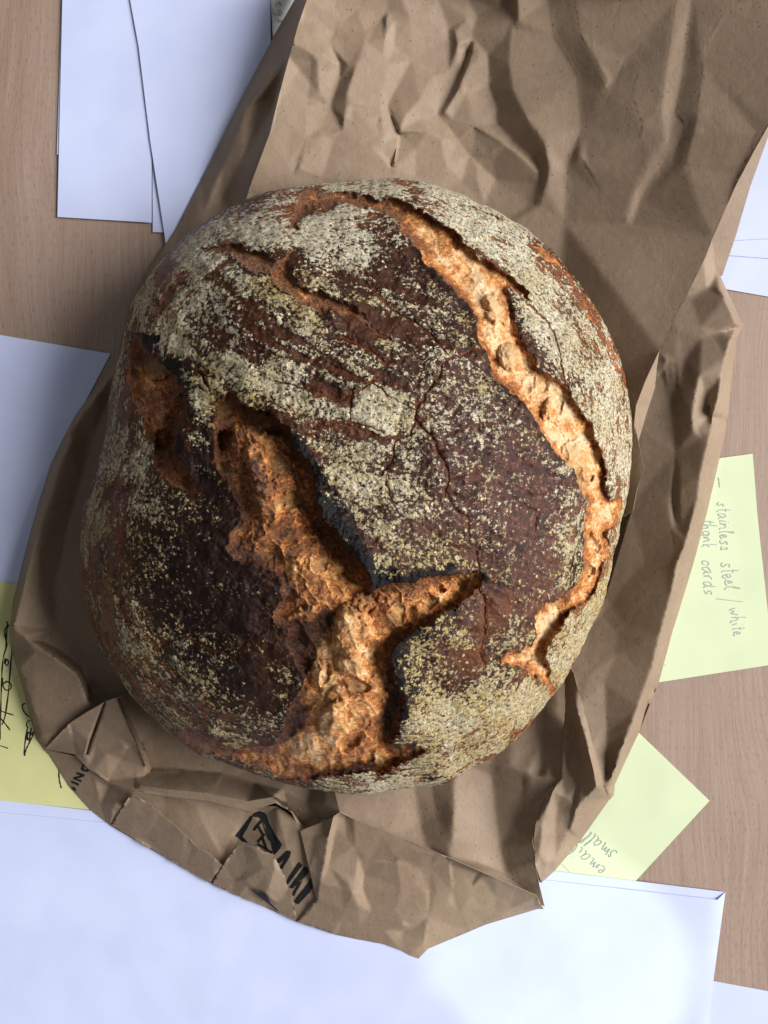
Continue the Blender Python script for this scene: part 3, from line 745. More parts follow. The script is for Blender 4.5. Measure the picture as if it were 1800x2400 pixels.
# ------------------------------------------------------------------ the loaf
OUT = cv('F', (855, 386), (908, 394), (960, 405), (1040, 440), (1120, 485), (1190, 540), (1250, 610), (1300, 690), (1335, 765), (1355, 830),
         (1363, 920), (1363, 985), (1357, 1060), (1340, 1130), (1325, 1200), (1310, 1270), (1290, 1330), (1255, 1400), (1215, 1470), (1175, 1530),
         (1130, 1580), (1080, 1625), (1020, 1660), (960, 1697), (900, 1697), (840, 1708), (775, 1717), (690, 1706), (600, 1688), (520, 1660),
         (430, 1632), (380, 1595), (330, 1555), (290, 1510), (250, 1450), (215, 1400), (190, 1330), (175, 1250), (176, 1180), (180, 1100), (195, 1050),
         (215, 990), (232, 920), (237, 850), (250, 800), (262, 745), (272, 690), (290, 640), (320, 598), (365, 545), (420, 495), (480, 460), (540, 427), (620, 405), (720, 395), (790, 390))
CX, CY = 838.0, 1140.0

TEARS = [
 # 0: long tear sweeping down the right-hand side, with its torn lower end
 cv('4', (-262, 250), (-228, 160), (-200, 105), (-160, 100), (-60, 110), (20, 105), (130, 135), (260, 148), (380, 178), (470, 240), (560, 300), (640, 368), (700, 430), (790, 500), (880, 570), (960, 622),
    (1000, 682), (945, 660), (880, 622), (838, 606), (862, 660), (885, 715), (900, 800), (930, 870), (960, 920), (1010, 1012), (1030, 1050), (1100, 1072), (1180, 1135), (1230, 1230), (1262, 1290), (1300, 1335),
    (1340, 1440), (1366, 1580), (1376, 1690), (1392, 1700), (1440, 1660), (1462, 1760), (1440, 1778), (1390, 1880), (1372, 1990), (1352, 2100), (1312, 2195), (1262, 2240), (1182, 2282), (1150, 2340),
    (1100, 2430), (1062, 2478), (1052, 2530), (1082, 2600), (1112, 2730), (1092, 2738), (1060, 2700), (1030, 2630), (950, 2590), (880, 2550), (822, 2560), (842, 2520), (900, 2490), (980, 2470), (1010, 2420),
    (1000, 2350), (1010, 2290), (1080, 2250), (1160, 2210), (1210, 2168), (1250, 2110), (1262, 2000), (1258, 1890), (1270, 1800), (1268, 1725), (1240, 1650), (1212, 1580), (1170, 1530), (1112, 1450), (1060, 1382),
    (1020, 1300), (980, 1240), (920, 1182), (870, 1132), (800, 1090), (760, 1000), (722, 900), (690, 800), (690, 732), (640, 670), (560, 600), (500, 530), (440, 462), (390, 390), (330, 320), (250, 240), (200, 214),
    (100, 192), (0, 180), (-60, 212), (-110, 185), (-160, 205), (-205, 260), (-235, 320), (-262, 300)),
 # 1: broad tear through the middle with its branch to the right and the strip along the front rim
 cv('5', (700, -500), (745, -490), (755, -430), (790, -360), (850, -400), (930, -345), (1000, -300), (1090, -275), (1165, -215), (1182, -165), (1238, -78), (1296, 32), (1318, 165), (1345, 262), (1412, 338), (1492, 432), (1562, 532), (1602, 642),
    (1645, 622), (1740, 590), (1840, 570), (1940, 555), (2040, 545), (2130, 538), (2160, 560), (2140, 610), (2115, 645), (2070, 690), (2000, 730), (1930, 775), (1850, 815), (1770, 862), (1725, 905), (1700, 950), (1690, 1020), (1715, 1040),
    (1725, 1100), (1740, 1180), (1748, 1270), (1728, 1350), (1690, 1420), (1720, 1445), (1775, 1430), (1860, 1445), (1890, 1450), (1850, 1475), (1770, 1500), (1700, 1540), (1650, 1575), (1580, 1572), (1500, 1590), (1300, 1606), (1130, 1594), (1000, 1558),
    (900, 1522), (800, 1486), (690, 1466), (600, 1425), (592, 1379), (630, 1323), (677, 1360), (752, 1412), (883, 1459), (977, 1448), (1108, 1423), (1127, 1365), (1155, 1281), (1202, 1178), (1249, 1121), (1239, 1065), (1202, 999), (1164, 906), (1155, 831), (1085, 798), (1099, 727), (1122, 662), (1132, 577), (1071, 526), (977, 488), (874, 469), (831, 418), (883, 315), (919, 258), (883, 165), (847, 66), (799, 10), (770, -79), (778, -173), (794, -304), (770, -400)),
 # 2: tear on the left flank
 cv('3', (338, 868), (375, 852), (402, 870), (440, 930), (480, 990), (558, 1042), (588, 1080), (600, 1148), (640, 1182), (642, 1250), (610, 1330), (580, 1400), (592, 1480), (640, 1560), (692, 1622), (640, 1652), (560, 1642), (510, 1600),
    (470, 1530), (462, 1430), (412, 1380), (400, 1290), (372, 1220), (342, 1130), (322, 1050), (318, 970), (330, 900)),
 # 3: narrow tear across the upper left
 cv('3', (690, 405), (800, 380), (920, 390), (962, 420), (1040, 440), (1130, 462), (1170, 440), (1190, 400), (1200, 410), (1180, 460), (1172, 530), (1200, 575), (1262, 602), (1340, 650), (1440, 690), (1530, 720), (1572, 780), (1575, 830), (1560, 800), (1500, 760), (1400, 742),
    (1300, 720), (1220, 702), (1170, 650), (1100, 590), (1060, 540), (980, 520), (900, 480), (865, 430), (780, 424)),
 # 4: crack on the right rim
 cv('4', (980, 372), (1060, 400), (1112, 460), (1182, 545), (1225, 600), (1285, 680), (1335, 790), (1378, 880), (1428, 980), (1474, 1070), (1480, 1092), (1440, 1062), (1398, 960), (1348, 880), (1306, 780), (1258, 722), (1208, 655), (1200, 600), (1130, 530), (1060, 455)),
 # 5: crack on the lower right rim
 cv('6', (1092, 1185), (1062, 1218), (985, 1300), (880, 1420), (800, 1470), (700, 1512), (702, 1532), (805, 1490), (890, 1440), (990, 1325), (1075, 1240), (1110, 1200)),
 # 6: crack on the lower left rim
 cv('5', (230, 650), (262, 615), (255, 750), (275, 860), (305, 965), (268, 935), (222, 850), (182, 800), (200, 730)),
 # 7: crack on the upper left rim
 cv('3', (452, 730), (500, 640), (560, 600), (640, 580), (560, 640), (510, 700), (490, 760), (455, 770)),
]
T_DEPTH = [2.5, 4.6, 4.2, 2.6, 2.6, 1.6, 2.0, 1.2]
# deep, overhung edge of each tear: line, extra depth, reach
GROOVES = [
 (cv('4', (-120, 118), (130, 142), (260, 156), (380, 190), (470, 252), (560, 312), (640, 380), (700, 440), (790, 508), (880, 578), (950, 625)), 2.4, 52),
 (cv('4', (880, 740), (900, 810), (930, 880), (965, 935), (1012, 1030)), 2.6, 40),
 (cv('4', (1150, 1120), (1230, 1250), (1300, 1345), (1335, 1450), (1360, 1580), (1372, 1680)), 3.0, 55),
 (cv('6', (1375, 320), (1355, 440), (1330, 560), (1290, 640)), 5.0, 40),
 (cv('6', (1150, 770), (1090, 870), (1050, 935), (1045, 975)), 6.0, 34),
 (cv('5', (960, -310), (1085, -255), (1165, -170), (1222, -70), (1275, 40), (1300, 170), (1330, 275), (1400, 352), (1480, 445), (1550, 545), (1585, 630)), 5.0, 42),
 (cv('5', (2120, 635), (2000, 725), (1850, 805), (1730, 890), (1690, 960), (1700, 1040), (1725, 1150), (1738, 1270), (1700, 1390)), 4.6, 34),
 (cv('5', (1700, 1520), (1560, 1570), (1300, 1598), (1130, 1586), (1000, 1548), (900, 1512), (780, 1472)), 3.6, 26),
 (cv('3', (420, 920), (500, 1020), (590, 1100), (630, 1200), (630, 1260), (585, 1380), (580, 1440)), 3.6, 40),
 (cv('3', (900, 400), (1040, 450), (1180, 575), (1340, 655), (1530, 725)), 1.2, 14),
]
# lifted ears of crust: line, height, reach
EARS = [
 (cv('5', (1090, -285), (1170, -220), (1245, -80), (1305, 32), (1330, 165), (1355, 255), (1420, 330), (1500, 425), (1570, 525), (1610, 640)), 3.2, 34),
 (cv('6', (210, 615), (400, 565), (600, 540), (690, 538)), 1.0, 30),
 (cv('6', (500, 765), (330, 850), (270, 920), (275, 1020), (300, 1190), (300, 1300)), 2.0, 40),
 (cv('4', (0, 180), (200, 214), (330, 320), (500, 530), (690, 740), (722, 900), (870, 1132), (1060, 1382), (1240, 1650), (1270, 1850), (1260, 2000)), 1.3, 45),
 (cv('4', (130, 135), (380, 178), (560, 300), (790, 500), (960, 622)), .7, 40),
 (cv('4', (1030, 1050), (1180, 1135), (1262, 1290), (1366, 1580)), .7, 40),
 (cv('3', (402, 870), (480, 990), (590, 1080), (642, 1250), (590, 1480)), 2.4, 55),
 (cv('5', (865, 320), (1150, 620), (1250, 790), (1310, 900), (1240, 1115), (1150, 1265)), .8, 40),
]
# shallow cracks in the crust: lines and half width
CRACKS = [
 (cv('4', (722, 930), (690, 925), (640, 952), (590, 965), (560, 982), (525, 1000), (515, 1055), (470, 1110), (440, 1150), (432, 1190), (392, 1212), (384, 1290), (402, 1322), (470, 1382), (512, 1470), (552, 1540), (556, 1620), (532, 1690)), 3.4),
 (cv('4', (384, 1290), (372, 1340), (360, 1370), (290, 1392), (272, 1440), (268, 1490), (240, 1540), (205, 1582)), 2.6),
 (cv('4', (922, 1180), (905, 1220), (885, 1262), (820, 1312), (740, 1310), (640, 1332), (580, 1350), (540, 1382)), 2.0),
 (cv('4', (552, 1560), (610, 1592), (700, 1562), (790, 1512)), 1.6),
 (cv('4', (-40, 1300), (100, 1342), (230, 1390), (340, 1372)), 2.4),
 (cv('4', (-30, 1020), (100, 1080), (180, 1110), (260, 1180), (384, 1240)), 2.2),
 (cv('4', (100, 560), (180, 640), (260, 720), (400, 800), (470, 860), (560, 960)), 2.4),
 (cv('4', (-30, 860), (60, 880), (150, 930), (230, 990), (330, 1010)), 2.0),
 (cv('4', (960, 690), (1060, 770), (1102, 850), (1132, 950), (1152, 1082), (1165, 1120)), 3.2),
 (cv('4', (1225, 1090), (1262, 1170), (1265, 1200), (1230, 1210), (1180, 1190), (1100, 1160)), 1.8),
 (cv('4', (1385, 1062), (1400, 1040), (1435, 1022)), 2.2),
 (cv('4', (1290, 1240), (1310, 1400)), 1.6), (cv('4', (1330, 1560), (1345, 1680)), 1.8),
 (cv('6', (540, 100), (552, 152), (600, 212), (660, 262), (662, 350), (655, 372), (668, 390)), 2.2),
 (cv('6', (230, 60), (262, 170), (330, 165), (400, 172), (500, 150), (580, 128)), 2.0),
 (cv('6', (880, 150), (960, 190), (1012, 222), (1002, 282), (1012, 350)), 2.2), (cv('6', (1012, 235), (1045, 215)), 1.8),
 (cv('6', (700, 430), (705, 470), (715, 520), (700, 600), (732, 662), (745, 700)), 3.2), (cv('6', (740, 700), (745, 790), (735, 880), (715, 960), (732, 1010)), 3.0),
 (cv('6', (740, 350), (710, 410), (650, 420), (570, 395)), 1.8),
 (cv('5', (500, 890), (560, 888), (640, 870), (740, 922), (820, 948), (890, 982)), 2.8), (cv('5', (890, 982), (920, 910), (980, 872)), 2.0), (cv('5', (890, 982), (930, 1060)), 1.6),
 (cv('5', (255, 765), (330, 790), (420, 830), (500, 890)), 1.8), (cv('5', (630, 690), (612, 750)), 1.8),
 (cv('3', (670, 1058), (720, 1068), (770, 1075)), 2.6), (cv('3', (690, 1110), (740, 1150)), 2.2),
 (cv('3', (1500, 1130), (1482, 1200), (1485, 1310)), 2.2), (cv('3', (1290, 990), (1262, 1060)), 1.4),
 (cv('3', (1290, 1330), (1420, 1290), (1560, 1320), (1659, 1360)), 2.4), (cv('3', (1090, 1090), (1260, 1130), (1440, 1190), (1530, 1140), (1640, 1060)), 2.6),
 (cv('3', (1440, 860), (1530, 900), (1600, 940), (1680, 1010)), 3.2), (cv('3', (1570, 790), (1630, 850), (1700, 880)), 3.0),
 (cv('3', (1560, 540), (1620, 620), (1680, 700)), 2.0), (cv('3', (490, 545), (560, 480)), 2.0),
 (cv('4', (540, 150), (545, 100), (500, 90)), 2.0), (cv('4', (1080, 380), (1190, 520)), 1.4), (cv('4', (870, 420), (1010, 570), (1100, 700)), 1.6),
]
# charred patches
CHARS = [
 cv('3', (420, 838), (445, 930), (520, 1010), (590, 1060), (620, 1160), (680, 1120), (690, 1060), (620, 990), (540, 925), (470, 890)),
 cv('3', (600, 1060), (690, 1090), (660, 1200), (640, 1400), (600, 1480), (690, 1620), (740, 1770), (870, 1760), (780, 1570), (755, 1460), (775, 1300), (750, 1180), (690, 1080)),
 cv('3', (1165, 1300), (1250, 1390), (1330, 1540), (1400, 1640), (1480, 1770), (1430, 1830), (1350, 1790), (1320, 1640), (1230, 1450)),
 cv('6', (0, 200), (60, 245), (120, 350), (170, 430), (260, 510), (330, 560), (420, 510), (520, 515), (600, 540), (400, 580), (200, 640), (100, 520), (0, 380)),
 cv('5', (700, 80), (900, 120), (945, 300), (860, 340), (860, 440), (1010, 520), (1160, 600), (1110, 700), (1120, 790), (1060, 800), (900, 640), (800, 400), (700, 250)),
 cv('5', (900, 1020), (1000, 1010), (1140, 1000), (1180, 1100), (1180, 1200), (1330, 1310), (1250, 1420), (1090, 1450), (960, 1480), (820, 1420), (700, 1330), (560, 1330), (420, 1260), (330, 1150), (420, 1180), (600, 1300), (900, 1330), (1080, 1280)),
 cv('5', (1150, 800), (1300, 820), (1330, 900), (1280, 1080), (1190, 1100), (1170, 950)),
 cv('6', (260, 920), (330, 850), (490, 830), (600, 720), (640, 700), (500, 870), (480, 895), (350, 905), (335, 1050), (420, 1080), (440, 1170), (330, 1205), (320, 1300), (270, 1440), (240, 1400), (300, 1280)),
 cv('6', (290, 1390), (370, 1420), (430, 1450), (330, 1430)),
 cv('6', (1190, 470), (1220, 350), (1220, 250), (1290, 250), (1270, 450), (1262, 590), (1190, 660), (1180, 560)),
 cv('4', (330, 330), (400, 395), (500, 540), (640, 680), (680, 760), (640, 740), (580, 640), (480, 560), (380, 420)),
 cv('4', (838, 606), (862, 640), (940, 720), (930, 860), (905, 800), (880, 700)),
 cv('4', (1368, 1590), (1400, 1620), (1395, 1700), (1370, 1690)),
 cv('6', (420, 1570), (560, 1580), (580, 1630), (480, 1650), (420, 1620)),
 cv('4', (760, 1000), (860, 1110), (980, 1240), (1010, 1310), (960, 1250), (820, 1130)),
]
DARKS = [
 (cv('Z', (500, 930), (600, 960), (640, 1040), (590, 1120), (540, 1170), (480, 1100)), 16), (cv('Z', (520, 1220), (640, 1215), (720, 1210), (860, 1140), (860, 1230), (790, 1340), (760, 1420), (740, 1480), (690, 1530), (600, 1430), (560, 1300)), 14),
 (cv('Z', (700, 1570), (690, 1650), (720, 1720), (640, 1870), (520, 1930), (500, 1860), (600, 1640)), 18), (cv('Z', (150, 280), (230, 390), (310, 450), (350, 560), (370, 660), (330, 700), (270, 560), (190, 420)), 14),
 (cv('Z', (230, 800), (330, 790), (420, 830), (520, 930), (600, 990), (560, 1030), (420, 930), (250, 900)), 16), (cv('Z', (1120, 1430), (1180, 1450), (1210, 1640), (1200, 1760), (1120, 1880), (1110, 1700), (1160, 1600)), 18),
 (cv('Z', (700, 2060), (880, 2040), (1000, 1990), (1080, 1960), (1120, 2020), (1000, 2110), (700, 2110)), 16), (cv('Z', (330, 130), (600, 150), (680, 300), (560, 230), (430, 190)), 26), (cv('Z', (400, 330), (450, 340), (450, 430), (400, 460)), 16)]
# purple-brown bare crust
PLUMS = [
 cv('4', (520, 1010), (760, 940), (1000, 1290), (1250, 1660), (1280, 1900), (1200, 2200), (1000, 2500), (760, 2500), (560, 2400), (640, 2000), (500, 1750), (420, 1400)),
 cv('6', (220, 200), (420, 180), (560, 300), (480, 420), (300, 460), (150, 420)),
 cv('6', (350, 850), (700, 850), (800, 1000), (700, 1100), (500, 1050), (420, 900)),
 cv('4', (880, 620), (1000, 700), (1160, 1100), (1400, 1500), (1320, 1400), (1150, 1130), (1000, 1000)),
]
# nearly bare, russet crust
RUSSETS = [
 cv('3', (462, 560), (600, 535), (640, 560), (500, 600)), cv('3', (1000, 140), (1165, 100), (1190, 250), (1110, 300), (1010, 230)),
 cv('5', (900, 900), (1000, 830), (1120, 880), (1140, 1200), (1060, 1300), (940, 1260), (910, 1050)),
 cv('4', (340, 100), (500, 90), (540, 180), (430, 190)), cv('4', (-20, 50), (180, 50), (190, 75), (0, 78)),
 cv('6', (700, 700), (860, 610), (920, 640), (850, 800), (740, 880), (690, 850)), cv('6', (550, 950), (720, 900), (760, 1000), (700, 1080), (600, 1040)),
 cv('4', (380, 1200), (420, 1200), (440, 1330), (380, 1330)),
 cv('3', (1180, 1290), (1340, 1290), (1560, 1340), (1640, 1390), (1500, 1360), (1300, 1330)), cv('3', (1230, 1110), (1480, 1160), (1560, 1210), (1300, 1180)),
 cv('3', (230, 1150), (330, 1150), (350, 1300), (250, 1300)), cv('5', (250, 150), (330, 150), (300, 560), (200, 620)),
 cv('4', (700, 290), (830, 340), (900, 420), (820, 380)), cv('4', (930, 350), (1040, 400), (1200, 600), (1180, 640), (1050, 470)),
]
# flour: centre, radii, turn (degrees), change of density
FLOUR = [
 ('F', 480, 680, 170, 90, 20, .16), ('F', 720, 560, 90, 90, 0, .20), ('F', 560, 840, 70, 35, 25, .30), ('F', 380, 730, 50, 50, 45, .32), ('F', 820, 880, 70, 60, 20, .42),
 ('F', 690, 880, 110, 30, 25, .25), ('F', 760, 970, 110, 40, 25, .28), ('F', 760, 1050, 40, 90, -35, .22), ('F', 870, 1220, 110, 35, -8, .12), ('F', 830, 1080, 60, 60, 0, .10),
 ('F', 960, 1560, 90, 60, 15, .36), ('F', 1060, 1500, 110, 80, -30, .10), ('F', 900, 1440, 40, 70, 0, .18), ('F', 930, 1350, 50, 40, 0, .22),
 ('F', 1090, 980, 80, 150, -25, -.07), ('F', 1130, 1180, 60, 100, -25, -.12), ('F', 900, 520, 60, 110, -25, -.10),
 ('F', 430, 1430, 110, 110, 0, .08), ('F', 300, 1380, 40, 110, -8, .10), ('F', 470, 1220, 150, 150, 0, -.14), ('F', 400, 1350, 200, 200, 0, -.06), ('F', 560, 1470, 50, 110, 0, -.12), ('F', 520, 1300, 60, 60, 0, -.05),
 ('F', 450, 1560, 150, 30, 12, -.03), ('F', 400, 980, 30, 140, 0, -.05), ('F', 440, 860, 25, 60, 0, .35), ('F', 560, 1200, 60, 160, -35, -.08),
 ('F', 230, 1120, 40, 200, 5, .12), ('F', 330, 1100, 40, 100, 0, .08), ('F', 590, 480, 100, 60, -30, .22), ('F', 430, 540, 90, 70, -40, .12),
 ('F', 1190, 720, 60, 160, -30, .26), ('F', 1130, 600, 40, 140, -40, .24), ('F', 1050, 520, 110, 45, 38, .20), ('F', 1320, 930, 35, 160, -8, .26), ('F', 1270, 1370, 40, 160, 25, .34),
 ('F', 700, 1690, 250, 20, 3, .15), ('F', 980, 1680, 140, 25, -12, .18), ('F', 840, 400, 160, 22, 3, .28), ('F', 280, 640, 40, 90, 25, .20),
]
# bubbles in the crumb: centre, radii, turn, height (mm, negative is a hole), paleness
BUBBLES = [
 ('R', 230, 800, 125, 95, 30, -1.5, .6), ('R', 370, 1140, 170, 100, 15, -1.8, .7), ('R', 480, 1180, 60, 60, 0, -1.2, .7), ('3', 850, 1240, 40, 60, 20, -1.4, .5), ('3', 835, 1400, 42, 44, 0, -4.0, .0),
 ('3', 830, 1540, 40, 36, 0, -1.6, .7), ('3', 520, 1400, 44, 60, 25, -4.2, .0), ('3', 480, 1020, 60, 60, 0, 1.2, .2),
 ('5', 1330, 490, 44, 36, 20, -.9, .8), ('5', 1370, 390, 40, 36, 0, -1.0, .5), ('5', 1200, 470, 40, 30, 0, .8, .3), ('5', 1240, 740, 90, 30, -20, 1.2, .4),
 ('5', 1490, 830, 110, 150, 10, 2.6, .35), ('5', 1490, 1000, 80, 80, 0, 2.0, .45), ('5', 1530, 1120, 60, 40, 20, -1.2, .5), ('5', 1620, 960, 50, 60, 0, -1.0, .3),
 ('5', 1400, 1290, 70, 110, 35, 2.4, .4), ('5', 1500, 1370, 50, 110, 35, -1.8, .15), ('5', 1310, 1060, 50, 70, 0, 1.2, .2), ('5', 1600, 1330, 50, 60, 0, -1.8, .0), ('5', 1580, 1480, 40, 40, 0, -2.6, .2),
 ('5', 1420, 1180, 60, 60, 0, 1.0, .2), ('5', 1350, 1060, 26, 60, 20, -1.4, .0),
 ('6', 520, 615, 20, 24, 0, -3.2, .0), ('6', 625, 590, 32, 50, 10, -3.0, .55), ('6', 460, 690, 44, 34, 0, -2.6, .75), ('6', 290, 750, 48, 50, 0, -1.6, .65), ('6', 120, 690, 60, 50, 0, 1.2, .3),
 ('4', 1050, 1100, 36, 46, 10, -1.2, .5), ('4', 1070, 1230, 26, 60, 20, 1.6, .4), ('4', 1000, 1290, 40, 60, -30, 1.0, .3), ('4', 1140, 1230, 20, 40, 0, -1.2, .3), ('4', 800, 720, 60, 90, -20, 1.4, .5), ('4', 880, 960, 60, 70, -20, 1.6, .6),
 ('4', 910, 620, 30, 34, 0, -1.8, .2), ('4', 970, 640, 16, 26, 0, -2.6, .0), ('4', 585, 395, 34, 26, 0, -1.8, .1), ('4', 640, 540, 40, 30, 0, -1.2, .3), ('4', 1220, 1560, 60, 160, -10, 1.2, .7), ('4', 1285, 1590, 24, 24, 0, -.9, .5), ('4', 1210, 1390, 24, 24, 0, -.9, .5),
 ('4', 1215, 650, 22, 40, -20, -2.6, .0), ('6', 1300, 380, 34, 50, 0, -3.0, .0), ('6', 1290, 520, 26, 44, 0, -2.6, .3), ('6', 960, 980, 30, 40, 0, -1.6, .2), ('6', 990, 1010, 26, 18, 0, 1.0, .8), ('6', 1075, 1085, 20, 26, 0, -1.8, .0),
 ('3', 1010, 1560, 60, 160, -20, 1.2, .1), ('3', 960, 1360, 90, 60, 0, 1.0, .1), ('5', 1060, 180, 80, 120, -20, 1.0, .1),
]

def mat_crust():
    t = NT('bread_crust'); p = t.mm()
    a1 = t.n('ShaderNodeSeparateColor', i_0=t.attr('crust_a').outputs['Color']).outputs   # flour, char, plum
    a2 = t.n('ShaderNodeSeparateColor', i_0=t.attr('crust_b').outputs['Color']).outputs   # yellow, russet, crack
    fx = t.n('ShaderNodeSeparateXYZ', i_0=t.attr('flow').outputs['Vector']).outputs
    rimf = fx[2]
    flow = t.n('ShaderNodeCombineXYZ', i_0=t.math('MULTIPLY', fx[0], .22), i_1=t.math('MULTIPLY', fx[1], 1.1), i_2=.5).outputs[0]
    rs = t.noise(flow, 1.0, 4, .62, .7)
    flour, char, plum = a1[0], a1[1], a1[2]; yellow, russet, crack = a2[0], a2[1], a2[2]
    n_lo = t.noise(p, .16, 3, .6); n_mid = t.noise(p, .75, 4, .6); n_hi = t.noise(p, 3.2, 4, .65); n_vhi = t.noise(p, 8.0, 2, .5)
    base = t.mix(t.rng(n_mid, .3, .7), (.010, .004, .0022), (.066, .018, .006))
    base = t.mix(t.math('MULTIPLY', plum, .85), base, t.mix(t.rng(n_mid, .3, .7), (.042, .016, .012), (.105, .038, .026)))
    base = t.mix(t.math('MULTIPLY', plum, t.rng(n_lo, .48, .66)), base, t.mix(n_hi, (.018, .010, .010), (.050, .022, .018)))
    base = t.mix(t.math('MULTIPLY', plum, t.math('MULTIPLY', t.rng(n_mid, .52, .66), .7)), base, (.17, .068, .036))
    base = t.mix(russet, base, t.mix(t.rng(n_hi, .3, .7), (.060, .018, .007), (.17, .055, .019)))
    base = t.mix(t.math('MULTIPLY', rimf, t.rng(rs, .52, .38)), base, (.20, .066, .020))
    base = t.mix(t.math('MULTIPLY', t.rng(n_hi, .55, .8), .35), base, (.22, .09, .035))
    charc = t.mix(n_mid, (.004, .0035, .004), (.012, .009, .009))
    base = t.mix(char, base, charc)
    base = t.mix(t.math('MULTIPLY', crack, .85), base, (.17, .046, .016))
    # flour: grains of several sizes kept where the density allows them, plus dust
    jp = t.n('ShaderNodeVectorMath', operation='ADD'); t.put(jp.inputs[0], p)
    jv = t.n('ShaderNodeVectorMath', operation='SCALE'); t.put(jv.inputs[0], t.noise(p, 2.2, 2, .5, 0, True)); jv.inputs[3].default_value = 1.0
    t.put(jp.inputs[1], jv.outputs[0]); q = jp.outputs[0]
    dens = t.math('ADD', flour, t.math('MULTIPLY', t.math('SUBTRACT', n_lo, .5), .75))
    dens = t.math('ADD', dens, t.math('MULTIPLY', t.math('SUBTRACT', n_mid, .5), 1.45))
    dens = t.math('ADD', dens, t.math('MULTIPLY', rimf, t.math('MULTIPLY', t.math('SUBTRACT', rs, .52), 2.6)))
    dens = t.math('SUBTRACT', dens, t.math('MULTIPLY', crack, .9))
    dens = t.math('SUBTRACT', dens, t.math('MULTIPLY', char, .20))
    def grains(scale, shift, lo, hi):
        v = t.vor(q, scale); cell = t.n('ShaderNodeSeparateColor', i_0=v.outputs['Color']).outputs
        keep = t.rng(t.math('SUBTRACT', t.math('ADD', dens, shift), cell[0]), -.05, .07)
        size = t.mixf(cell[1], lo, hi)
        body = t.rng(t.math('SUBTRACT', v.outputs['Distance'], size), -.09, .03, 1, 0)
        return t.math('MULTIPLY', keep, body), cell[2]
    dens = t.math('MINIMUM', dens, .62)
    clump_n = t.noise(q, .95, 6, .72); flake = t.vor(q, 1.25, 'DISTANCE_TO_EDGE').outputs['Distance']
    clump = t.math('MULTIPLY', t.rng(t.math('ADD', dens, t.math('MULTIPLY', t.math('SUBTRACT', clump_n, .5), 2.9)), .40, .56), t.rng(flake, .0, .075, .22, 1))
    g1, r1 = grains(.60, -.12, .24, .50)
    g2, r2 = grains(.98, -.05, .28, .58)
    g3, r3 = grains(2.0, -.10, .26, .58)
    dust = t.math('MULTIPLY', t.rng(t.math('ADD', t.math('MULTIPLY', dens, .75), t.math('SUBTRACT', n_hi, .62)), .26, .56), .40)
    g = t.math('MAXIMUM', t.math('MAXIMUM', g1, g2), t.math('MAXIMUM', t.math('MULTIPLY', g3, .85), dust))
    g = t.math('MAXIMUM', g, t.math('MULTIPLY', clump, .95))
    g = t.math('MULTIPLY', g, t.mixf(n_vhi, .72, 1.08), clamp=True)
    g = t.math('MULTIPLY', g, t.rng(n_hi, .20, .40))
    fl = t.mix(r2, (.71, .61, .40), (.93, .84, .61))
    fl = t.mix(t.math('MULTIPLY', t.rng(r1, .6, 1), .6), fl, (.93, .88, .72))
    fl = t.mix(t.math('MULTIPLY', yellow, t.rng(n_mid, .25, .6)), fl, (.60, .44, .17))
    fl = t.mix(t.math('MULTIPLY', t.rng(n_lo, .45, .7), .35), fl, (.50, .42, .26))
    col = t.mix(g, base, fl)
    h = t.math('ADD', t.math('MULTIPLY', g1, 1.0), t.math('ADD', t.math('MULTIPLY', g2, .55), t.math('MULTIPLY', g3, .25)))
    h = t.math('ADD', h, t.math('MULTIPLY', clump, .6))
    h = t.math('ADD', h, t.math('MULTIPLY', rimf, t.math('MULTIPLY', rs, 1.6)))
    h = t.math('ADD', h, t.math('MULTIPLY', n_hi, .8)); h = t.math('ADD', h, t.math('MULTIPLY', n_mid, 1.2))
    rough = t.mixf(g, t.mixf(char, t.mixf(n_hi, .36, .52), t.mixf(n_hi, .32, .52)), .92)
    return t.set(Base_Color=col, Roughness=rough, Normal=t.bump(h, .85, .00034), Specular_IOR_Level=t.mixf(g, t.mixf(char, .24, .13), .06))

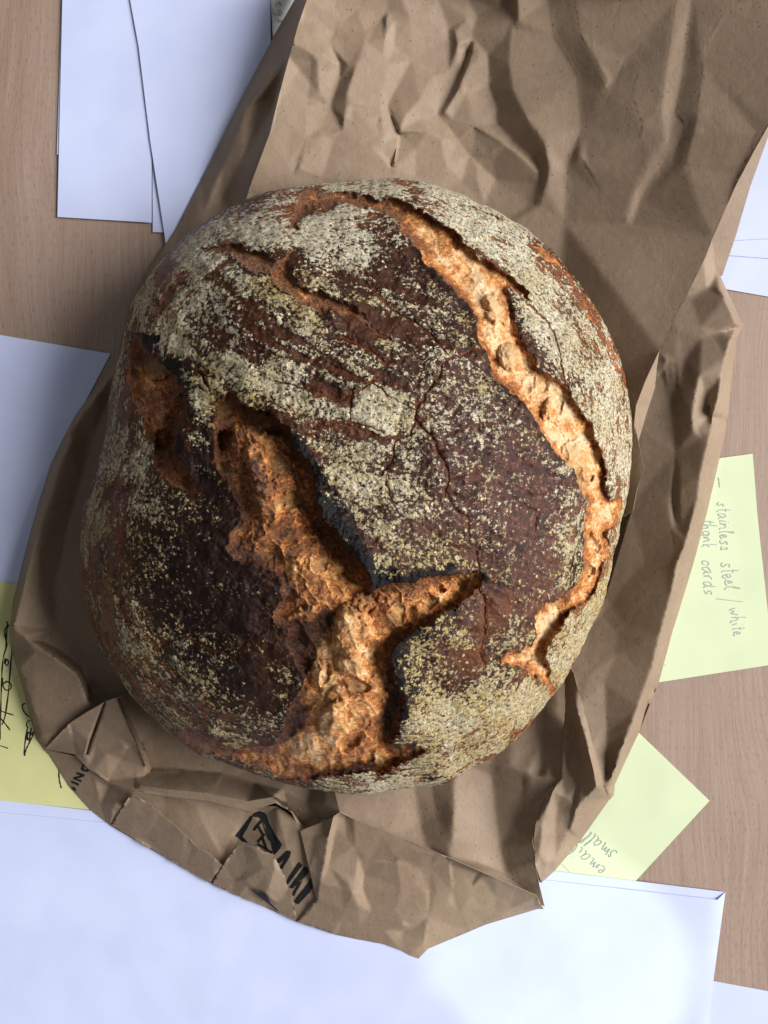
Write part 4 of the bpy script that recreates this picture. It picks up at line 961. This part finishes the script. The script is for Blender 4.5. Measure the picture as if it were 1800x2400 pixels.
def mat_crumb():
    t = NT('bread_crumb_torn'); p = t.mm()
    a = t.n('ShaderNodeSeparateColor', i_0=t.attr('crumb_a').outputs['Color']).outputs     # pale, dark, gold
    pale, dark, gold = a[0], a[1], a[2]
    wp = t.n('ShaderNodeVectorMath', operation='ADD'); t.put(wp.inputs[0], p)
    wv = t.n('ShaderNodeVectorMath', operation='SCALE'); t.put(wv.inputs[0], t.noise(p, .35, 3, .6, 0, True)); wv.inputs[3].default_value = 3.2
    t.put(wp.inputs[1], wv.outputs[0]); q = wp.outputs[0]
    n_lo = t.noise(p, .22, 3, .6); n_mid = t.noise(q, .9, 4, .65, .5); n_hi = t.noise(q, 3.4, 4, .65)
    fib = t.noise(t.mapping(q, (.55, 3.2, 1.4), (0, 0, .55)), 1.0, 4, .6, .8)
    fib2 = t.noise(t.mapping(q, (3.0, .5, 1.4), (0, 0, .35)), 1.0, 4, .6, .8)
    pores = t.rng(t.vor(q, 1.15).outputs['Distance'], .05, .32)
    x = .535
    for nz, amp in ((n_mid, 1.35), (n_hi, .40), (fib, .9), (n_lo, .75), (gold, .70)):
        x = t.math('ADD', x, t.math('MULTIPLY', t.math('SUBTRACT', nz, .5), amp))
    cr = t.n('ShaderNodeValToRGB'); t.put(cr.inputs[0], x)
    el = cr.color_ramp.elements
    el[0].position = .24; el[0].color = (.10, .018, .003, 1); el[1].position = .88; el[1].color = (.90, .63, .36, 1)
    for pos, c in ((.38, (.30, .062, .008, 1)), (.52, (.53, .165, .027, 1)), (.70, (.76, .35, .10, 1))):
        e = el.new(pos); e.color = c
    c = cr.outputs[0]
    def strands(scale, width, rot):
        f_ = t.noise(t.mapping(q, (1, .6, .8), (0, 0, rot)), scale, 3, .55, 1.6)
        return t.rng(t.math('ABSOLUTE', t.math('SUBTRACT', f_, .5)), 0, width, 1, 0)
    s1 = strands(.75, .016, .4); s2 = strands(1.7, .022, -.5)
    hole_v = t.vor(q, .85); hole = t.math('MULTIPLY', t.rng(hole_v.outputs['Distance'], .10, .30, 1, 0), t.rng(t.n('ShaderNodeSeparateColor', i_0=hole_v.outputs['Color']).outputs[0], .45, .55))
    c = t.mix(t.math('MULTIPLY', pale, t.rng(n_mid, .2, .65)), c, (.50, .32, .13))
    c = t.mix(t.math('MULTIPLY', t.rng(fib2, .60, .74), .45), c, (.82, .38, .10))
    c = t.mix(t.math('MULTIPLY', t.rng(n_hi, .58, .72), .30), c, (.34, .085, .025))
    c = t.mix(t.math('MULTIPLY', t.math('SUBTRACT', 1, pores), .55), c, (.13, .035, .010))
    c = t.mix(t.math('MULTIPLY', hole, .60), c, (.075, .020, .006))
    c = t.mix(t.math('MULTIPLY', t.math('MAXIMUM', s1, t.math('MULTIPLY', s2, .8)), .60), c, (.90, .50, .19))
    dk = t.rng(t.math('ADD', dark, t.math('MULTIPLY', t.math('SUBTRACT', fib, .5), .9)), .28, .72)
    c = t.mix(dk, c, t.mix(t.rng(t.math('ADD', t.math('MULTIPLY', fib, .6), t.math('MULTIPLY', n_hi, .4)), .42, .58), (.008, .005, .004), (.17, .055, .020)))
    h = t.math('ADD', t.math('MULTIPLY', fib, 1.4), t.math('ADD', t.math('MULTIPLY', fib2, 1.0), t.math('ADD', t.math('MULTIPLY', n_hi, .8), t.math('MULTIPLY', pores, 1.0))))
    h = t.math('ADD', h, t.math('SUBTRACT', t.math('ADD', t.math('MULTIPLY', s1, 1.2), t.math('MULTIPLY', s2, .6)), t.math('MULTIPLY', hole, 2.4)))
    m = t.set(Base_Color=c, Roughness=t.mixf(n_hi, .28, .46), Normal=t.bump(h, .65, .00030), Specular_IOR_Level=.5)
    t.b.inputs['Subsurface Weight'].default_value = .10
    t.b.inputs['Subsurface Radius'].default_value = (1.0, .45, .18)
    t.b.inputs['Subsurface Scale'].default_value = .0022
    return m

def build_loaf():
    # ---- raster fields over the loaf (signed distances, patches)
    RS = 3.0
    X0, Y0, X1, Y1 = 160, 390, 1510, 1890
    gx, gy = np.meshgrid(np.arange(X0, X1, RS), np.arange(Y0, Y1, RS))
    gx = gx.astype(np.float32); gy = gy.astype(np.float32)
    def seg_dist(poly, closed):
        d2 = np.full(gx.shape, 1e9, np.float32)
        pts = [p[:2] for p in poly]
        pairs = list(zip(pts, pts[1:] + pts[:1])) if closed else list(zip(pts[:-1], pts[1:]))
        xs = [p[0] for p in pts]; ys = [p[1] for p in pts]
        m = 130
        i0, i1 = int(max(0, (min(ys) - m - Y0) / RS)), int((max(ys) + m - Y0) / RS) + 1
        j0, j1 = int(max(0, (min(xs) - m - X0) / RS)), int((max(xs) + m - X0) / RS) + 1
        sx, sy = gx[i0:i1, j0:j1], gy[i0:i1, j0:j1]
        sub = np.full(sx.shape, 1e9, np.float32)
        for (ax, ay), (bx, by) in pairs:
            vx, vy = bx - ax, by - ay
            l2 = vx * vx + vy * vy
            if l2 < 1e-6: continue
            tt = np.clip(((sx - ax) * vx + (sy - ay) * vy) / l2, 0, 1)
            np.minimum(sub, (sx - ax - tt * vx) ** 2 + (sy - ay - tt * vy) ** 2, out=sub)
        d2[i0:i1, j0:j1] = sub
        return np.sqrt(np.minimum(d2, 140.0 ** 2))
    def sdf(poly):
        d = seg_dist(poly, True)
        return np.where(poly_in(poly, gx, gy), d, -d)
    T = [sdf(p) for p in TEARS]
    G = [seg_dist(g[0], False) for g in GROOVES]
    E = [seg_dist(e[0], False) for e in EARS]
    charf = np.max([g * sstep(-w, w, sdf(p)) for p, g, w in zip(CHARS, [1, .85, 1, 1, .62, .62, .75] + [1] * 8, [18, 40, 16, 22, 55, 60, 40, 20, 16, 20, 16, 16, 12, 20, 16])], 0)
    darkf = np.max([sstep(-w, w, sdf(p)) for p, w in DARKS], 0)
    plumf = np.max([sstep(-45, 45, sdf(p)) for p in PLUMS], 0)
    russf = np.max([w * sstep(-20, 20, sdf(p)) for p, w in zip(RUSSETS, [1, 1, .38] + [1] * (len(RUSSETS) - 3))], 0)
    floff = np.zeros(gx.shape, np.float32)
    for tg, x, y, rx, ry, rot, v in FLOUR:
        ox, oy, k = CROPS[tg]; c, s = math.cos(math.radians(rot)), math.sin(math.radians(rot))
        dx, dy = gx - (ox + x * k), gy - (oy + y * k)
        u, w = (dx * c + dy * s) / (rx * k), (-dx * s + dy * c) / (ry * k)
        floff += v * np.exp(-.9 * (u * u + w * w))
    # cracks at full detail: distance minus half width
    crk = np.full(gx.shape, 40.0, np.float32)
    for line, hw in CRACKS:
        crk = np.minimum(crk, seg_dist(line, False) - hw * .72)

    # ---- polar grid of the upper surface, in photo pixels
    NTH, NS, NK = 1440, 440, 26
    th = np.linspace(0, 2 * math.pi, NTH, endpoint=False)
    oa = np.array([(math.atan2(y - CY, x - CX), math.hypot(x - CX, y - CY)) for x, y in OUT])
    oa = oa[np.argsort(oa[:, 0])]
    A = np.concatenate([oa[:, 0] - 2 * math.pi, oa[:, 0], oa[:, 0] + 2 * math.pi]); Rr = np.tile(oa[:, 1], 3)
    R = np.interp(((th + math.pi) % (2 * math.pi)) - math.pi, A, Rr)
    k = np.hanning(17); k /= k.sum()
    R = np.convolve(np.concatenate([R[-8:], R, R[:8]]), k, 'valid')
    R = R + 5.0 * fbm(np.cos(th) * 9 + 20, np.sin(th) * 9 + 20, 3, 5) + 2.2 * fbm(np.cos(th) * 60, np.sin(th) * 60, 2, 8)
    s = np.linspace(0, 1, NS + 1)[1:]
    s = 1 - (1 - s) ** 1.12
    px = CX + np.outer(s, R * np.cos(th)); py = CY + np.outer(s, R * np.sin(th))
    ss = np.repeat(s[:, None], NTH, 1)
    rr = ss * R[None, :]                      # distance from the middle in pixels
    edge = (1 - ss) * R[None, :]              # distance from the rim in pixels
    tt = np.repeat(th[None, :], NS, 0)

    wx = px + 13 * fbm(px / 26, py / 26, 3, 21) + 5.5 * fbm(px / 8, py / 8, 2, 31)
    wy = py + 13 * fbm(px / 26, py / 26, 3, 22) + 5.5 * fbm(px / 8, py / 8, 2, 32)
    def samp(f, x=wx, y=wy):
        u = np.clip((x - X0) / RS, 0, f.shape[1] - 1.001); v = np.clip((y - Y0) / RS, 0, f.shape[0] - 1.001)
        i, j = v.astype(int), u.astype(int); a, b = v - i, u - j
        return (f[i, j] * (1 - a) * (1 - b) + f[i + 1, j] * a * (1 - b) + f[i, j + 1] * (1 - a) * b + f[i + 1, j + 1] * a * b)

    # ---- heights in millimetres
    zr, zt = 30.0, 76.0
    z = zr + (zt - zr) * np.maximum(0, 1 - ss ** 2.3) ** .62
    fade = sstep(0, 60, edge)
    z += fade * (5.0 * fbm(px / 330, py / 330, 2, 3))
    tear_all = np.full(px.shape, -140.0); tid = np.full(px.shape, -1)
    floor = np.zeros(px.shape)
    for i, f in enumerate(T):
        d = samp(f)
        tid = np.where((d > 0) & (d > tear_all), i, tid)
        tear_all = np.maximum(tear_all, d)
        floor = np.maximum(floor, T_DEPTH[i] * (1 - np.exp(-np.maximum(d, 0) / 11.0)))
    m = sstep(-2.0, 3.0, tear_all)
    ear = np.zeros(px.shape)
    for (_, hgt, w), f in zip(EARS, E):
        ear = np.maximum(ear, hgt * np.exp(-(samp(f) / w) ** 2))
    gro = np.zeros(px.shape)
    for (_, dep, w), f in zip(GROOVES, G):
        gro = np.maximum(gro, dep * np.exp(-(samp(f) / w) ** 2))
    ck = samp(crk, px + 5 * fbm(px / 14, py / 14, 3, 41), py + 5 * fbm(px / 14, py / 14, 3, 42))
    ckm = sstep(1.2, -1.8, ck) * (1 - m)
    # crust relief
    mid_s = np.exp(-(((px - 720) / 330) ** 2 + ((py - 850) / 190) ** 2))
    ca, sa = math.cos(.42), math.sin(.42)
    su, sv = px * ca + py * sa, -px * sa + py * ca                       # streaks across the middle run down to the right
    rim = sstep(190, 60, edge)
    wr = fbm(su / 120, sv / 26, 4, 51) * (1 - rim) + fbm(tt * 9, edge / 22, 4, 52) * rim
    crust = (.4 + .5 * mid_s + .4 * rim) * wr + 1.5 * fbm(px / 80, py / 80, 4, 53) + .55 * fbm(px / 19, py / 19, 3, 54)
    nearrim_pl = sstep(0, 55, -tear_all)
    f1, f2, _ = worley(px / 9.5, py / 9.5, 60)
    crust += .13 * (1 - f1)
    crust += ear - .5 * ckm - .25 * sstep(9, 0, ck) * (1 - m)
    # crumb relief
    bx = px + 14 * fbm(px / 40, py / 40, 3, 71); by = py + 14 * fbm(px / 40, py / 40, 3, 72)
    a1, a2, _ = worley(bx / 58, by / 44, 61); b1, b2, _ = worley(bx / 24, by / 20, 62); c1, c2, _ = worley(bx / 10.5, by / 9.0, 63)
    wall = lambda f1, f2: 1 - sstep(0, .35, f2 - f1)
    rdg = lambda x, y, sd: np.maximum(0, 1 - np.abs(fbm(x, y, 2, sd)) * 5.5) ** 1.6
    du, dv = (px * .46 + py * .89), (-px * .89 + py * .46)
    sx_, sy_ = du + 30 * fbm(px / 60, py / 60, 3, 91), dv + 30 * fbm(px / 60, py / 60, 3, 92)
    stretch = rdg(sx_ / 120, sy_ / 30, 93) + .6 * rdg(sx_ / 30, sy_ / 85, 94)
    web = .55 * rdg(bx / 46, by / 46, 66) + .42 * rdg(bx / 24, by / 24, 67) + .26 * rdg(bx / 12, by / 12, 68)
    rgh = .30 + .9 * sstep(-.15, .25, fbm(px / 85, py / 85, 2, 69) + .25 * sstep(850, 1000, px))
    crumb = 1.8 * fbm(px / 90, py / 90, 3, 64) + 1.2 * (a1 - .45) + .35 * wall(a1, a2) + .30 * rgh * (b1 - .4) + .12 * (c1 - .4) + .34 * web * rgh + .50 * stretch + .20 * rgh * fbm(px / 5, py / 5, 2, 65)
    pale = np.zeros(px.shape); bub = np.zeros(px.shape)
    for tg, x, y, rx, ry, rot, hgt, pl in BUBBLES:
        ox, oy, kk = CROPS[tg]; c_, s_ = math.cos(math.radians(rot)), math.sin(math.radians(rot))
        dx, dy = wx - (ox + x * kk), wy - (oy + y * kk)
        u, w = (dx * c_ + dy * s_) / (rx * kk), (-dx * s_ + dy * c_) / (ry * kk)
        q = np.hypot(u, w)
        if hgt < 0:
            b = hgt * sstep(1.12, .62, q) + .35 * np.exp(-((q - 1.08) / .14) ** 2)
        else:
            b = 2.0 * hgt * np.sqrt(np.maximum(0, 1 - q * q)) - .35 * np.exp(-((q - 1.05) / .15) ** 2)
        bub = bub + b
        pale = np.maximum(pale, pl * sstep(1.1, .7, q))
        if hgt < 0: crumb = crumb * (1 - .55 * sstep(1.1, .6, q))
    body = np.minimum(1, np.maximum(tear_all, 0) / 16.0)
    inside = -floor - gro + (crumb + bub) * body
    # the crumb swells again in the middle of the wide tears
    inside += np.where(tid == 0, 1.2, 3.2) * sstep(10, 62, tear_all)
    z = z + (crust * (1 - m) + inside * m + ear * m * .3) * np.maximum(.18, fade)
    z = np.minimum(z, 84)

    # ---- masks for the materials
    char = np.clip(samp(charf) + .35 * fbm(px / 22, py / 22, 3, 81), 0, 1)
    char = char * sstep(.18, .62, samp(charf) + .45 * fbm(px / 30, py / 30, 3, 82))
    lowleft = sstep(720, 560, px) * sstep(1050, 1300, py) * (1 - rim)
    char = np.maximum(char, .68 * lowleft)
    lip = np.min([samp(E[q]) for q in (0, 1, 2, 6)], 0)
    lipw = 9 + 50 * fbm(px / 40, py / 40, 3, 95)
    lipm = sstep(lipw + 3, lipw - 3, lip) * (1 - m)
    char = np.maximum(char, lipm)
    edge_burn = np.exp(-np.maximum(-tear_all, 0) / 7.0) * (1 - m)
    char = np.maximum(char, .75 * edge_burn * sstep(-.25, .3, fbm(px / 45, py / 45, 2, 83)) * sstep(150, 260, edge + 120))
    left = sstep(760, 320, px)
    flour = .245 + samp(floff) + .28 * rim * sstep(500, 1000, px + .25 * (1140 - py)) + .10 * rim
    flour = flour + (.20 + .35 * mid_s + .15 * rim) * wr + .20 * fbm(px / 60, py / 60, 3, 84)
    russ = np.clip(samp(russf) * .95 + .45 * fbm(px / 25, py / 25, 2, 86) - .05, 0, 1)
    streak = sstep(-.10, -.36, wr) * np.clip(.15 + .85 * mid_s + .5 * rim, 0, 1)
    russ = np.maximum(russ, .40 * streak)
    flour = flour - .30 * samp(russf) - .25 * edge_burn - .5 * lipm - .30 * streak + .06 * lowleft
    plum = samp(plumf)
    yel = np.clip(.30 + .8 * plum * 0 + .75 * np.exp(-np.maximum(-tear_all, 0) / 40.0) * sstep(200, 260, edge + 60) + .5 * sstep(820, 1000, px) * sstep(1150, 1350, py) + .45 * sstep(760, 600, px) * sstep(1000, 1250, py) + .6 * fbm(px / 50, py / 50, 3, 85) - .45 * sstep(700, 500, py), 0, 1)
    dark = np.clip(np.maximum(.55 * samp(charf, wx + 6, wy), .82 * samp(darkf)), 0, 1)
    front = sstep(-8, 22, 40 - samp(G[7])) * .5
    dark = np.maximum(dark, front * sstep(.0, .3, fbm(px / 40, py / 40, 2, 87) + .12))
    lft = sstep(900, 500, px)
    gold = .5 + .52 * sstep(950, 1250, px) - .30 * lft * sstep(1400, 1150, py) + .12 * sstep(1350, 1500, py) * sstep(620, 760, px) + .5 * fbm(px / 70, py / 70, 3, 88) - .60 * sstep(30, 0, tear_all)
    pale = np.maximum(pale, .22 * sstep(.1, .45, fbm(px / 55, py / 55, 3, 90)) * sstep(10, 40, tear_all))
    gold = gold + .35 * (web - .30) + .25 * (stretch - .4) - .25 * (a1 - .4) - .25 * (tid == 3) - .30 * (tid >= 4)

    # ---- coordinates, with the flank that carries on below the widest line
    z = z / 1000.0
    kz = S * (H - z) / H
    X, Y = (px - 900) * kz, -(py - 1200) * kz
    cx, cy = X[0].mean(), Y[0].mean()
    tk = np.linspace(0, 1, NK + 1)[1:]
    rx_, ry_, rz_ = X[-1], Y[-1], z[-1]
    fac = 1 + .012 * np.sin(tk * math.pi) - .24 * tk ** 2.6
    SX = cx + fac[:, None] * (rx_ - cx)[None, :]; SY = cy + fac[:, None] * (ry_ - cy)[None, :]
    SZ = rz_[None, :] * (1 - tk)[:, None] + .0052 * tk[:, None]
    X, Y, z = np.concatenate([X, SX]), np.concatenate([Y, SY]), np.concatenate([z, SZ])
    ext = lambda a: np.concatenate([a, np.repeat(a[-1:], NK, 0)])
    M = ext(m); TID = ext(tid)
    M[NS:] = 0; TID[NS:] = -1
    flour, char, plum, yel, russ, ckm = (ext(a) for a in (flour, char, plum, yel, russ, ckm))
    pale, dark, gold = (ext(a) for a in (pale, dark, gold))
    flowx, flowy, rimm = ext(tt * 70), np.concatenate([edge * .13, -np.repeat(tk[:, None], NTH, 1) * 30]), ext(rim)
    NR = NS + NK
    # centre and base vertices
    co = np.empty((NR * NTH + 2, 3), np.float32)
    co[:-2, 0], co[:-2, 1], co[:-2, 2] = X.ravel(), Y.ravel(), z.ravel()
    co[-2] = (X[0].mean(), Y[0].mean(), z[0].mean()); co[-1] = (cx, cy, .0052)
    i = np.arange(NR - 1)[:, None] * NTH; j = np.arange(NTH)[None, :]; j2 = (j + 1) % NTH
    quads = np.stack([(i + j), (i + NTH + j), (i + NTH + j2), (i + j2)], -1).reshape(-1, 4)[:, ::-1]
    fl = np.maximum.reduce([TID.ravel()[quads[:, c]] for c in range(4)])
    msum = sum(M.ravel()[quads[:, c]] for c in range(4)) / 4
    fid = np.where(msum > .5, fl, -1)
    fid = np.where((msum > .5) & (fid < 0), 0, fid)
    root_loc = Vector((float(cx), float(cy), .0052))
    root = empty('bread_loaf', root_loc, 'round dark floured sourdough loaf torn open on top, lying on the brown bag', 'bread')
    attrs = {'crust_a': (flour, char, plum), 'crust_b': (yel, russ, ckm), 'crumb_a': (pale, dark, gold)}
    def make(name, sel, extra, mat, which, label=None):
        q = quads[sel]
        tri_extra = extra if extra is not None else np.zeros((0, 3), int)
        used = np.unique(np.concatenate([q.ravel(), tri_extra.ravel()]))
        remap = np.full(len(co), -1, np.int64); remap[used] = np.arange(len(used))
        me = bpy.data.meshes.new(name)
        nl = q.size + tri_extra.size
        me.vertices.add(len(used)); me.vertices.foreach_set('co', co[used].ravel())
        me.loops.add(nl); me.loops.foreach_set('vertex_index', np.concatenate([remap[q].ravel(), remap[tri_extra].ravel()]).astype(np.int32))
        st = np.concatenate([np.arange(len(q)) * 4, len(q) * 4 + np.arange(len(tri_extra)) * 3]).astype(np.int32)
        me.polygons.add(len(st)); me.polygons.foreach_set('loop_start', st)
        me.update(calc_edges=True); me.validate()
        for nm in which:
            at = me.attributes.new(nm, 'FLOAT_COLOR', 'POINT')
            arr = np.ones((len(co), 4), np.float32)
            for c, f in enumerate(attrs[nm]): arr[:-2, c] = f.ravel(); arr[-2:, c] = f.ravel()[0]
            at.data.foreach_set('color', arr[used].ravel())
        o = child_link(name, me, mat, root)
        if label: o['label'] = label
        return o
    attrs['flow'] = (flowx, flowy, rimm)
    cen = NR * NTH
    jj = np.arange(NTH); top = np.stack([np.full(NTH, cen), (jj + 1) % NTH, jj], 1)[:, ::-1][:, ::-1]
    top = np.stack([np.full(NTH, cen), (jj + 1) % NTH, jj], 1)
    bot = np.stack([np.full(NTH, cen + 1), (NR - 1) * NTH + jj, (NR - 1) * NTH + (jj + 1) % NTH], 1)
    make('crust', fid < 0, np.concatenate([top, bot]), mat_crust(), ('crust_a', 'crust_b', 'flow'))
    mc = mat_crumb()
    labs = ['long golden tear curving down the right side', 'broad open tear through the middle of the loaf', 'shadowed tear on the left flank', 'narrow tear across the upper left',
            'thin crack along the right rim', 'thin crack along the lower right rim', 'short crack on the lower left rim', 'short crack on the upper left rim']
    for n in range(len(TEARS)):
        if (fid == n).any(): make('crumb_tear', fid == n, None, mc, ('crumb_a',), labs[n])
    return root
LOAF = build_loaf()
